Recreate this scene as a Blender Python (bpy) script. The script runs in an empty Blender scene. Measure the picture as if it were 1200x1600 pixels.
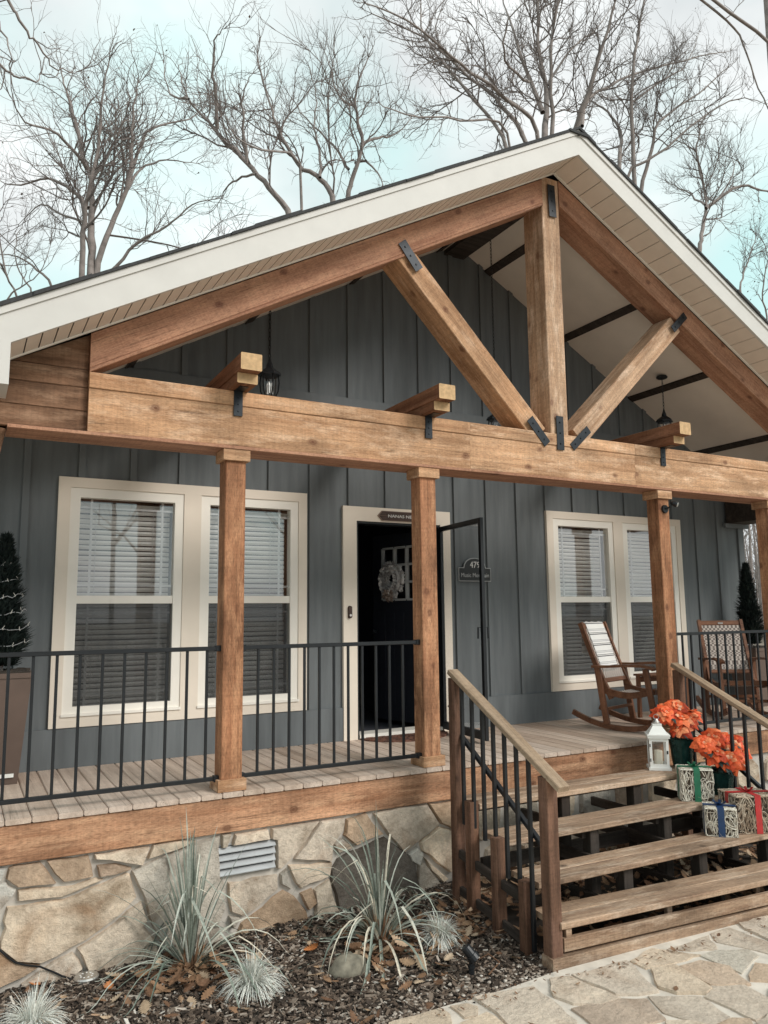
import bpy, math, random
from math import sin, cos, pi, radians, sqrt, atan2
from mathutils import Vector, Matrix, noise
random.seed(11)
SC = bpy.context.scene
COL = SC.collection

# ------------------------------------------------------------------ camera, sky, sun, exposure
YAW, PITCH, ROLL = radians(28.795), radians(7.5904), radians(-0.6274)
fw = Vector((sin(YAW)*cos(PITCH), cos(YAW)*cos(PITCH), sin(PITCH)))
rt = Vector((cos(YAW), -sin(YAW), 0)); up = rt.cross(fw)
rt2 = cos(ROLL)*rt + sin(ROLL)*up; up2 = -sin(ROLL)*rt + cos(ROLL)*up
cd = bpy.data.cameras.new('camera'); cam = bpy.data.objects.new('camera', cd); COL.objects.link(cam)
M = Matrix((rt2, up2, -fw)).transposed().to_4x4(); M.translation = (-0.2977, -5.1235, 1.1537)
cam.matrix_world = M
cd.sensor_fit = 'VERTICAL'; cd.sensor_height = 36.0; cd.lens = 1202.165/1600*36.0
cd.clip_start = 0.05; cd.clip_end = 2000
SC.camera = cam
SC.render.resolution_x, SC.render.resolution_y = 768, 1024

SUN_EL, SUN_AZ = radians(36), radians(150)          # soft light from in front of the house, a little from the right
w = bpy.data.worlds.new('World'); SC.world = w; w.use_nodes = True
nt = w.node_tree; nt.nodes.clear()
wo = nt.nodes.new('ShaderNodeOutputWorld'); bg = nt.nodes.new('ShaderNodeBackground')
sky = nt.nodes.new('ShaderNodeTexSky'); sky.sky_type = 'NISHITA'; sky.sun_disc = False
sky.sun_elevation = SUN_EL; sky.sun_rotation = SUN_AZ
tc = nt.nodes.new('ShaderNodeTexCoord')
mp = nt.nodes.new('ShaderNodeMapping'); mp.inputs['Scale'].default_value = (1.0, 1.0, 1.7); mp.inputs['Location'].default_value = (2.96, 8.85, 8.63)
nz = nt.nodes.new('ShaderNodeTexNoise'); nz.inputs['Scale'].default_value = 1.9; nz.inputs['Detail'].default_value = 5; nz.inputs['Roughness'].default_value = 0.5
rp = nt.nodes.new('ShaderNodeValToRGB'); rp.color_ramp.elements[0].position = 0.37; rp.color_ramp.elements[1].position = 0.56
n2 = nt.nodes.new('ShaderNodeTexNoise'); n2.inputs['Scale'].default_value = 3.0; n2.inputs['Detail'].default_value = 5
r2 = nt.nodes.new('ShaderNodeValToRGB')
r2.color_ramp.elements[0].position = 0.36; r2.color_ramp.elements[0].color = (5.2, 5.5, 5.6, 1)
r2.color_ramp.elements[1].position = 0.64; r2.color_ramp.elements[1].color = (8.0, 8.25, 8.2, 1)
gp = nt.nodes.new('ShaderNodeMix'); gp.data_type = 'RGBA'; gp.inputs[0].default_value = 0.93       # thin veil: mostly milky teal, some clear sky behind
gp.inputs[7].default_value = (5.1, 7.3, 7.15, 1)
mx = nt.nodes.new('ShaderNodeMix'); mx.data_type = 'RGBA'
L = nt.links.new
L(tc.outputs['Generated'], mp.inputs[0]); L(mp.outputs[0], nz.inputs[0]); L(mp.outputs[0], n2.inputs[0])
L(nz.outputs[0], rp.inputs[0]); L(n2.outputs[0], r2.inputs[0]); L(sky.outputs[0], gp.inputs[6])
L(rp.outputs[0], mx.inputs[0]); L(gp.outputs[2], mx.inputs[6]); L(r2.outputs[0], mx.inputs[7])
L(mx.outputs[2], bg.inputs[0]); bg.inputs[1].default_value = 0.080; L(bg.outputs[0], wo.inputs[0])

sd = bpy.data.lights.new('sun', 'SUN'); sd.energy = 1.5; sd.angle = radians(22); sd.color = (1.0, 0.95, 0.88)
sun = bpy.data.objects.new('sun', sd); COL.objects.link(sun)
sv = Vector((sin(SUN_AZ)*cos(SUN_EL), cos(SUN_AZ)*cos(SUN_EL), sin(SUN_EL)))
sun.rotation_euler = sv.to_track_quat('Z', 'Y').to_euler()
SC.view_settings.view_transform = 'Standard'; SC.view_settings.look = 'None'
SC.view_settings.exposure = 0.78; SC.view_settings.gamma = 1.0; SC.view_settings.use_curve_mapping = False
SC.cycles.max_bounces = 8; SC.cycles.transparent_max_bounces = 24

# ------------------------------------------------------------------ materials
def nodes(name):
    m = bpy.data.materials.new(name); m.use_nodes = True
    t = m.node_tree; b = t.nodes['Principled BSDF']
    return m, t, b
def N(t, kind, **kw):
    n = t.nodes.new(kind)
    for k, v in kw.items():
        if k in n.inputs: n.inputs[k].default_value = v
        else: setattr(n, k, v)
    return n
def ramp(t, stops):
    n = t.nodes.new('ShaderNodeValToRGB'); e = n.color_ramp.elements
    while len(e) < len(stops): e.new(0.5)
    for i, (p, c) in enumerate(stops):
        e[i].position = p; e[i].color = (c[0], c[1], c[2], 1) if not isinstance(c, (int, float)) else (c, c, c, 1)
    return n
def mixc(t, fac, a, b, blend='MIX'):
    n = t.nodes.new('ShaderNodeMix'); n.data_type = 'RGBA'; n.blend_type = blend
    for k, v in ((0, fac), (6, a), (7, b)):
        if hasattr(v, 'is_linked') or hasattr(v, 'links'): t.links.new(v, n.inputs[k])
        else: n.inputs[k].default_value = v if k == 0 else (*v, 1)
    return n.outputs[2]
def coords(t, scale=(1, 1, 1), rnd=True):
    c = t.nodes.new('ShaderNodeTexCoord'); out = c.outputs['Object']
    if rnd:
        oi = t.nodes.new('ShaderNodeObjectInfo'); m = t.nodes.new('ShaderNodeVectorMath'); m.operation = 'MULTIPLY'
        cb = t.nodes.new('ShaderNodeCombineXYZ')
        for k in range(3): t.links.new(oi.outputs['Random'], cb.inputs[k])
        t.links.new(cb.outputs[0], m.inputs[0]); m.inputs[1].default_value = (37.0, 13.0, 21.0)
        a = t.nodes.new('ShaderNodeVectorMath'); a.operation = 'ADD'
        t.links.new(out, a.inputs[0]); t.links.new(m.outputs[0], a.inputs[1]); out = a.outputs[0]
    mp = t.nodes.new('ShaderNodeMapping'); mp.inputs['Scale'].default_value = scale
    t.links.new(out, mp.inputs[0]); return mp.outputs[0]
def noise_n(t, vec, scale, detail=4, rough=0.55, dist=0.0):
    n = N(t, 'ShaderNodeTexNoise', Scale=scale, Detail=detail, Roughness=rough, Distortion=dist); t.links.new(vec, n.inputs['Vector']); return n.outputs[0]
def bump(t, b, h, strength, dist=0.01):
    n = t.nodes.new('ShaderNodeBump'); n.inputs['Strength'].default_value = strength; n.inputs['Distance'].default_value = dist
    t.links.new(h, n.inputs['Height']); t.links.new(n.outputs[0], b.inputs['Normal'])
def plain(name, col, rough=0.6, metal=0.0, var=0.12, scale=6.0, bmp=0.0, bscale=60, stretch=(1, 1, 1)):
    m, t, b = nodes(name); v = coords(t, stretch)
    n = noise_n(t, v, scale, 5)
    r = ramp(t, [(0.25, tuple(c*(1-var) for c in col)), (0.75, tuple(min(1, c*(1+var)) for c in col))])
    t.links.new(n, r.inputs[0]); t.links.new(r.outputs[0], b.inputs['Base Color'])
    b.inputs['Roughness'].default_value = rough; b.inputs['Metallic'].default_value = metal
    if bmp: bump(t, b, noise_n(t, v, bscale, 3), bmp, 0.004)
    return m
def wood(name, dark, light, knot, rough=0.75, knots=1.0, mottle=0.35, bmp=0.35, pale=None, fuzz=0.5):
    """rough sawn timber: local X runs along the grain"""
    m, t, b = nodes(name)
    g = noise_n(t, coords(t, (1.0, 20, 20)), 1.0, 8, 0.66, 0.25)
    base = ramp(t, [(0.33, dark), (0.68, light)]); t.links.new(g, base.inputs[0])
    o = noise_n(t, coords(t, (1.5, 4.0, 4.0)), 1.0, 5, 0.6)
    orp = ramp(t, [(0.30, 1-mottle), (0.70, 1+mottle*0.45)]); t.links.new(o, orp.inputs[0])
    c = mixc(t, 1.0, base.outputs[0], orp.outputs[0], 'MULTIPLY')
    if pale:
        pn = noise_n(t, coords(t, (2.4, 11, 11)), 1.0, 8, 0.7); pr = ramp(t, [(0.50, 0.0), (0.66, 0.7)]); t.links.new(pn, pr.inputs[0])
        c = mixc(t, pr.outputs[0], c, pale)
    f = noise_n(t, coords(t, (34, 150, 150)), 1.0, 5, 0.7)
    fr = ramp(t, [(0.32, 1-fuzz*0.55), (0.50, 1.0), (0.68, 1+fuzz*0.28)]); t.links.new(f, fr.inputs[0])
    c = mixc(t, 1.0, c, fr.outputs[0], 'MULTIPLY')
    ln = noise_n(t, coords(t, (0.9, 75, 75)), 1.0, 3, 0.6, 0.15); lr = ramp(t, [(0.33, 0.55), (0.40, 1.0)]); t.links.new(ln, lr.inputs[0])
    c = mixc(t, 0.6, c, lr.outputs[0], 'MULTIPLY')
    ck = noise_n(t, coords(t, (0.55, 30, 30)), 1.0, 2, 0.4, 0.5); cr = ramp(t, [(0.485, 1.0), (0.497, 0.45), (0.503, 0.45), (0.515, 1.0)]); t.links.new(ck, cr.inputs[0])
    cm_ = noise_n(t, coords(t, (1.7, 7, 7)), 1.0, 2); cmr = ramp(t, [(0.55, 0.0), (0.62, 0.8)]); t.links.new(cm_, cmr.inputs[0]); c = mixc(t, cmr.outputs[0], c, mixc(t, 1.0, c, cr.outputs[0], 'MULTIPLY'))
    sw = noise_n(t, coords(t, (75, 5, 5)), 1.0, 3, 0.6); sr = ramp(t, [(0.35, 0.86), (0.6, 1.05)]); t.links.new(sw, sr.inputs[0]); c = mixc(t, 0.7, c, sr.outputs[0], 'MULTIPLY')
    vo = t.nodes.new('ShaderNodeTexVoronoi'); vo.inputs['Scale'].default_value = 1.0; vo.inputs['Randomness'].default_value = 1.0
    wv = coords(t, (3.4, 4.8, 4.8)); kn = noise_n(t, wv, 6.0, 3); ad = t.nodes.new('ShaderNodeVectorMath'); ad.operation = 'MULTIPLY_ADD'
    t.links.new(kn, ad.inputs[0]); ad.inputs[1].default_value = (0.09, 0.09, 0.09); t.links.new(wv, ad.inputs[2]); t.links.new(ad.outputs[0], vo.inputs['Vector'])
    kr = ramp(t, [(0.03, 0.92*knots), (0.062, 0.55*knots), (0.085, 0.72*knots), (0.13, 0.22*knots), (0.19, 0.0)]); t.links.new(vo.outputs['Distance'], kr.inputs[0])
    c = mixc(t, kr.outputs[0], c, knot)
    oi = t.nodes.new('ShaderNodeObjectInfo'); vr = ramp(t, [(0.0, (0.80, 0.76, 0.73)), (0.35, (1.0, 1.0, 1.0)), (0.7, (1.03, 1.05, 1.08)), (1.0, (1.12, 1.14, 1.16))]); t.links.new(oi.outputs['Random'], vr.inputs[0])
    c = mixc(t, 1.0, c, vr.outputs[0], 'MULTIPLY')
    t.links.new(c, b.inputs['Base Color']); b.inputs['Roughness'].default_value = rough
    b.inputs['Specular IOR Level'].default_value = 0.25
    bump(t, b, f, bmp, 0.004)
    return m
def stone(name, bscale=9.0, stain=0.7, tex=1.0):
    """uses the object colour as each stone's own colour"""
    m, t, b = nodes(name); oi = t.nodes.new('ShaderNodeObjectInfo')
    v = coords(t, (1, 1, 1))
    n = noise_n(t, v, 4.0, 7, 0.62, 0.5); r = ramp(t, [(0.28, (1-0.5*tex, 1-0.54*tex, 1-0.58*tex)), (0.5, (0.96, 0.96, 0.96)), (0.72, (1+0.28*tex, 1+0.26*tex, 1+0.22*tex))]); t.links.new(n, r.inputs[0])
    c = mixc(t, 1.0, oi.outputs['Color'], r.outputs[0], 'MULTIPLY')
    n3 = noise_n(t, v, 2.2, 4, 0.6, 0.8); r3 = ramp(t, [(0.54, 0.0), (0.70, stain)]); t.links.new(n3, r3.inputs[0])
    c = mixc(t, r3.outputs[0], c, (0.30, 0.165, 0.085))
    n4 = noise_n(t, v, 40, 4, 0.7); r4 = ramp(t, [(0.3, 0.82), (0.65, 1.08)]); t.links.new(n4, r4.inputs[0])
    c = mixc(t, 1.0, c, r4.outputs[0], 'MULTIPLY')
    t.links.new(c, b.inputs['Base Color']); b.inputs['Roughness'].default_value = 0.85; b.inputs['Specular IOR Level'].default_value = 0.2
    bump(t, b, noise_n(t, v, bscale, 8, 0.68), 0.9, 0.03)
    return m
def byface(name, stops, rough=0.8, trans=0.0):
    """colour picked per piece from the face attribute rnd"""
    m, t, b = nodes(name); a = t.nodes.new('ShaderNodeAttribute'); a.attribute_name = 'rnd'
    r = ramp(t, stops); t.links.new(a.outputs['Fac'], r.inputs[0])
    n = noise_n(t, coords(t), 60, 3); r2 = ramp(t, [(0.3, 0.75), (0.7, 1.15)]); t.links.new(n, r2.inputs[0])
    c = mixc(t, 1.0, r.outputs[0], r2.outputs[0], 'MULTIPLY'); t.links.new(c, b.inputs['Base Color'])
    b.inputs['Roughness'].default_value = rough; b.inputs['Specular IOR Level'].default_value = 0.25
    return m
def glass(name, refl=0.14, tint=(1, 1, 1), rough=0.0, bumpy=0.0):
    m, t, b = nodes(name); t.nodes.remove(b); o = [n for n in t.nodes if n.type == 'OUTPUT_MATERIAL'][0]
    tr = N(t, 'ShaderNodeBsdfTransparent'); tr.inputs[0].default_value = (*tint, 1)
    gl = N(t, 'ShaderNodeBsdfGlossy'); gl.inputs['Roughness'].default_value = rough
    lw = N(t, 'ShaderNodeLayerWeight', Blend=0.5); pw = N(t, 'ShaderNodeMath'); pw.operation = 'POWER'; pw.inputs[1].default_value = 4.0; t.links.new(lw.outputs['Facing'], pw.inputs[0]); mr = N(t, 'ShaderNodeMapRange'); mr.inputs['To Min'].default_value = refl; mr.inputs['To Max'].default_value = 0.9
    ms = t.nodes.new('ShaderNodeMixShader')
    t.links.new(pw.outputs[0], mr.inputs[0]); t.links.new(mr.outputs[0], ms.inputs[0]); t.links.new(tr.outputs[0], ms.inputs[1]); t.links.new(gl.outputs[0], ms.inputs[2]); t.links.new(ms.outputs[0], o.inputs[0])
    return m
def screen_mat(name, opac):
    m, t, b = nodes(name); o = [n for n in t.nodes if n.type == 'OUTPUT_MATERIAL'][0]
    b.inputs['Base Color'].default_value = (0.03, 0.033, 0.036, 1); b.inputs['Roughness'].default_value = 0.7
    tr = N(t, 'ShaderNodeBsdfTransparent'); ms = t.nodes.new('ShaderNodeMixShader'); ms.inputs[0].default_value = opac
    t.links.new(tr.outputs[0], ms.inputs[1]); t.links.new(b.outputs[0], ms.inputs[2]); t.links.new(ms.outputs[0], o.inputs[0])
    return m

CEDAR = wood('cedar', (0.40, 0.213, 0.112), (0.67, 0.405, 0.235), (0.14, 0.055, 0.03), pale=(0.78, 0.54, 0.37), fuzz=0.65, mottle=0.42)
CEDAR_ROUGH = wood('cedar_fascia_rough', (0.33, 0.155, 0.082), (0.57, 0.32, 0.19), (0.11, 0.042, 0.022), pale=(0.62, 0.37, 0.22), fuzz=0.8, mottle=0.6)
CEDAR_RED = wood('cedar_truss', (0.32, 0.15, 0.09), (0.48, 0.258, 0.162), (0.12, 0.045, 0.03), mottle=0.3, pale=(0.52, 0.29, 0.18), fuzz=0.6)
CEDAR_PALE = wood('cedar_pale_brace', (0.40, 0.225, 0.125), (0.65, 0.43, 0.28), (0.15, 0.065, 0.04), pale=(0.75, 0.55, 0.40), fuzz=0.7)  # paler cedar for the king post and right brace
CEDAR_SIDE = wood('cedar_shaded_beam', (0.16, 0.068, 0.036), (0.30, 0.140, 0.076), (0.08, 0.035, 0.02), pale=(0.34, 0.17, 0.10))  # darker red so the cross beam sides look shaded; shade put into the colour
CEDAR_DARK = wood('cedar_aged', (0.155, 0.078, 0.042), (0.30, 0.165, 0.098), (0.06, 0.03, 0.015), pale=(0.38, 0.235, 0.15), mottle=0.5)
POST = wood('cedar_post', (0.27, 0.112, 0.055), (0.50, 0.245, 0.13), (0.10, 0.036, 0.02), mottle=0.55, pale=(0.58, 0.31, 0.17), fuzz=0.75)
CEDAR_END = plain('cedar_end_grain', (0.55, 0.36, 0.19), 0.8, var=0.25, scale=30)
DECK = wood('deck_board', (0.45, 0.345, 0.275), (0.66, 0.53, 0.435), (0.3, 0.22, 0.18), knots=0.0, mottle=0.12, bmp=0.5, fuzz=0.25)
TREAD = wood('weathered_tread', (0.26, 0.162, 0.105), (0.48, 0.335, 0.228), (0.055, 0.036, 0.026), mottle=0.45, pale=(0.60, 0.47, 0.36), fuzz=0.6)
STAINED = wood('stained_post', (0.085, 0.044, 0.028), (0.225, 0.118, 0.074), (0.03, 0.015, 0.01), mottle=0.5, pale=(0.22, 0.12, 0.085))
HANDRAIL = wood('handrail', (0.33, 0.235, 0.155), (0.52, 0.40, 0.29), (0.1, 0.06, 0.035), mottle=0.3)
CHAIRW = wood('chair_wood', (0.125, 0.052, 0.028), (0.27, 0.12, 0.064), (0.06, 0.025, 0.012), rough=0.45, knots=0.3, bmp=0.1)
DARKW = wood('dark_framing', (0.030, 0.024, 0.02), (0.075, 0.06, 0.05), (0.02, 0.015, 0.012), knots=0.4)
SIDING = plain('grey_siding', (0.132, 0.146, 0.154), 0.75, var=0.22, scale=2.2, bmp=0.2, bscale=90, stretch=(6, 6, 0.6))
BATTEN = plain('grey_batten', (0.136, 0.150, 0.158), 0.75, var=0.08, scale=3.0, bmp=0.12, bscale=90, stretch=(6, 6, 0.6))
TRIM = plain('cream_trim', (0.78, 0.695, 0.595), 0.6, var=0.05, scale=3)
SASH = plain('window_vinyl', (0.87, 0.83, 0.76), 0.4, var=0.03)
FASCIA = plain('white_fascia', (0.61, 0.59, 0.56), 0.55, var=0.05, scale=5, bmp=0.06, bscale=220)
SOFFIT = plain('beige_soffit', (0.76, 0.665, 0.575), 0.6, var=0.05, scale=6)
CEIL = plain('ceiling_board', (0.72, 0.65, 0.58), 0.75, var=0.07, scale=3)
SHINGLE = plain('asphalt_shingle', (0.05, 0.05, 0.052), 0.95, var=0.35, scale=40, bmp=0.4)
BLACK = plain('black_metal', (0.016, 0.018, 0.021), 0.4, metal=0.3, var=0.2, scale=12)
PLATE = plain('black_plate', (0.020, 0.024, 0.030), 0.45, metal=0.5, var=0.3, scale=20)
DOORC = plain('dark_door_paint', (0.020, 0.023, 0.032), 0.4, var=0.1)
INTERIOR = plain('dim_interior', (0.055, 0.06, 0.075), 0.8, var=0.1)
GREYMUN = plain('grille_grey', (0.50, 0.51, 0.51), 0.5, var=0.05)
BLIND = plain('blind_slat', (0.62, 0.62, 0.60), 0.5, var=0.03)
MORTAR = plain('grey_mortar', (0.50, 0.465, 0.42), 0.95, var=0.28, scale=8, bmp=0.5, bscale=50)
PMORTAR = plain('pale_patio_mortar', (0.66, 0.60, 0.525), 0.95, var=0.2, scale=9, bmp=0.5, bscale=40)
STONE = stone('field_stone', 12.0, 0.6); FLAG = stone('flagstone', 14.0, 0.3, 0.45)
SOIL = plain('dark_soil', (0.035, 0.027, 0.021), 0.95, var=0.5, scale=14, bmp=0.8, bscale=40)
GROUND = plain('leaf_covered_ground', (0.21, 0.17, 0.13), 0.95, var=0.4, scale=3, bmp=0.6, bscale=20)
BARK = plain('grey_bark', (0.27, 0.232, 0.215), 0.9, var=0.35, scale=5, bmp=0.5, bscale=25)
TWIG = plain('twig_bark', (0.18, 0.150, 0.138), 0.9, var=0.2)
DEADLEAF = byface('dry_leaf', [(0.0, (0.14, 0.075, 0.045)), (0.45, (0.27, 0.155, 0.09)), (0.75, (0.40, 0.27, 0.17)), (0.9, (0.50, 0.39, 0.28)), (1.0, (0.52, 0.20, 0.07))])
DARKLEAF = plain('withered_leaf', (0.10, 0.065, 0.045), 0.9, var=0.3)
CHIP = byface('bark_chip', [(0.0, (0.026, 0.020, 0.016)), (0.30, (0.075, 0.055, 0.043)), (0.58, (0.17, 0.124, 0.094)), (0.84, (0.26, 0.21, 0.17)), (0.95, (0.50, 0.44, 0.38)), (1.0, (0.66, 0.62, 0.56))])
BLADE = byface('strap_leaf', [(0.0, (0.12, 0.15, 0.12)), (0.5, (0.30, 0.335, 0.285)), (0.8, (0.52, 0.54, 0.48)), (1.0, (0.66, 0.60, 0.49))], 0.5)
FESCUE = byface('fescue_blade', [(0.0, (0.62, 0.65, 0.60)), (0.5, (0.82, 0.83, 0.78)), (0.92, (0.90, 0.89, 0.83)), (1.0, (0.62, 0.50, 0.36))], 0.6)
NEEDLE = byface('conifer_needle', [(0.0, (0.008, 0.013, 0.013)), (0.7, (0.022, 0.034, 0.030)), (1.0, (0.05, 0.066, 0.055))], 0.6)
PETAL = byface('poinsettia_bract', [(0.0, (0.48, 0.045, 0.016)), (0.35, (0.76, 0.098, 0.030)), (0.75, (0.86, 0.165, 0.052)), (0.94, (0.90, 0.32, 0.15)), (1.0, (0.92, 0.52, 0.33))], 0.5)
GREENLEAF = byface('dusty_leaf', [(0.0, (0.03, 0.05, 0.045)), (0.6, (0.06, 0.085, 0.075)), (1.0, (0.35, 0.37, 0.36))], 0.6)
FOIL = plain('dark_green_foil', (0.012, 0.05, 0.045), 0.25, metal=0.4, var=0.5, scale=14, bmp=0.9, bscale=30)
PLANTER = plain('brown_planter', (0.115, 0.078, 0.062), 0.55, var=0.12)
WHITEP = plain('white_paint', (0.80, 0.80, 0.77), 0.5, var=0.04)
WICKER_W = byface('white_wicker', [(0.0, (0.42, 0.37, 0.30)), (0.6, (0.66, 0.61, 0.52)), (1.0, (0.80, 0.77, 0.68))])
WICKER_B = byface('brown_wicker', [(0.0, (0.24, 0.17, 0.12)), (0.6, (0.46, 0.37, 0.28)), (1.0, (0.66, 0.57, 0.46))])
BASKET_IN = plain('brown_fabric_lining', (0.10, 0.075, 0.055), 0.9, var=0.3)  # dark brown fabric box inside the wicker strands
RIB_G = plain('green_ribbon', (0.02, 0.16, 0.085), 0.5, var=0.2, scale=20)
RIB_B = plain('navy_ribbon', (0.012, 0.045, 0.13), 0.45, var=0.2, scale=20)
RIB_R = plain('red_ribbon', (0.46, 0.03, 0.03), 0.5, var=0.2, scale=20)
CANDLE = plain('ivory_candle', (0.75, 0.70, 0.58), 0.5, var=0.05)
METAL = plain('silver_metal', (0.55, 0.54, 0.52), 0.4, metal=0.9, var=0.1)
VENTM = plain('grey_vent', (0.42, 0.43, 0.44), 0.5, metal=0.2, var=0.15, scale=9)
ROCK = plain('mossy_rock', (0.22, 0.20, 0.155), 0.95, var=0.55, scale=16, bmp=0.7, bscale=20)
SIGNW = plain('sign_wood', (0.060, 0.035, 0.028), 0.7, var=0.4, scale=20)
SIGNEDGE = plain('sign_edge', (0.25, 0.17, 0.13), 0.7, var=0.2)
LETTER = plain('white_lettering', (0.75, 0.74, 0.72), 0.6, var=0.03)
SILVERED = plain('silver_relief', (0.42, 0.42, 0.42), 0.45, metal=0.3, var=0.05)
PLAQUE = plain('plaque_black', (0.022, 0.024, 0.025), 0.5, var=0.2)
MAT_ = byface('door_mat', [(0.0, (0.10, 0.05, 0.035)), (0.6, (0.20, 0.095, 0.065)), (1.0, (0.05, 0.04, 0.04))])
WREATHP = byface('wreath_petal', [(0.0, (0.35, 0.33, 0.33)), (0.5, (0.70, 0.68, 0.67)), (1.0, (0.86, 0.84, 0.82))])
BURLAP = byface('burlap_bow', [(0.0, (0.22, 0.16, 0.13)), (1.0, (0.50, 0.40, 0.34))])
BULB = plain('clear_bulb', (0.5, 0.48, 0.44), 0.15, var=0.02)
CANDLEW = plain('lantern_glass_bulb', (0.8, 0.8, 0.78), 0.2, var=0.02)
PANE = glass('window_glass', 0.125); CLEAR = glass('clear_glass', 0.03); SCREEN = screen_mat('insect_screen', 0.55)
def weave_mat():
    m, t, b = nodes('woven_seat'); v = coords(t, (1, 1, 1), False)
    ck = N(t, 'ShaderNodeTexChecker', Scale=44.0); t.links.new(v, ck.inputs[0])
    ck.inputs['Color1'].default_value = (0.52, 0.46, 0.41, 1); ck.inputs['Color2'].default_value = (0.15, 0.12, 0.11, 1)
    t.links.new(ck.outputs[0], b.inputs['Base Color']); b.inputs['Roughness'].default_value = 0.8
    bump(t, b, ck.outputs[1], 0.4, 0.003); return m
WEAVE = weave_mat()
def throw_mat():
    m, t, b = nodes('striped_throw'); v = coords(t, (1, 1, 1), False)
    sx = t.nodes.new('ShaderNodeSeparateXYZ'); t.links.new(v, sx.inputs[0])
    w1 = t.nodes.new('ShaderNodeMath'); w1.operation = 'MULTIPLY'; w1.inputs[1].default_value = 9.0; t.links.new(sx.outputs['Z'], w1.inputs[0])
    fr = t.nodes.new('ShaderNodeMath'); fr.operation = 'FRACT'; t.links.new(w1.outputs[0], fr.inputs[0])
    wht, blk, gry = (0.72, 0.71, 0.69), (0.045, 0.045, 0.055), (0.40, 0.40, 0.41)
    r = ramp(t, [(0.0, wht), (0.30, blk), (0.38, wht), (0.45, blk), (0.50, wht), (0.66, gry), (0.72, wht), (0.78, gry), (0.84, wht)]); r.color_ramp.interpolation = 'CONSTANT'
    t.links.new(fr.outputs[0], r.inputs[0]); t.links.new(r.outputs[0], b.inputs['Base Color']); b.inputs['Roughness'].default_value = 0.95
    bump(t, b, noise_n(t, v, 120, 3), 0.5, 0.004); return m
THROW = throw_mat()

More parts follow.
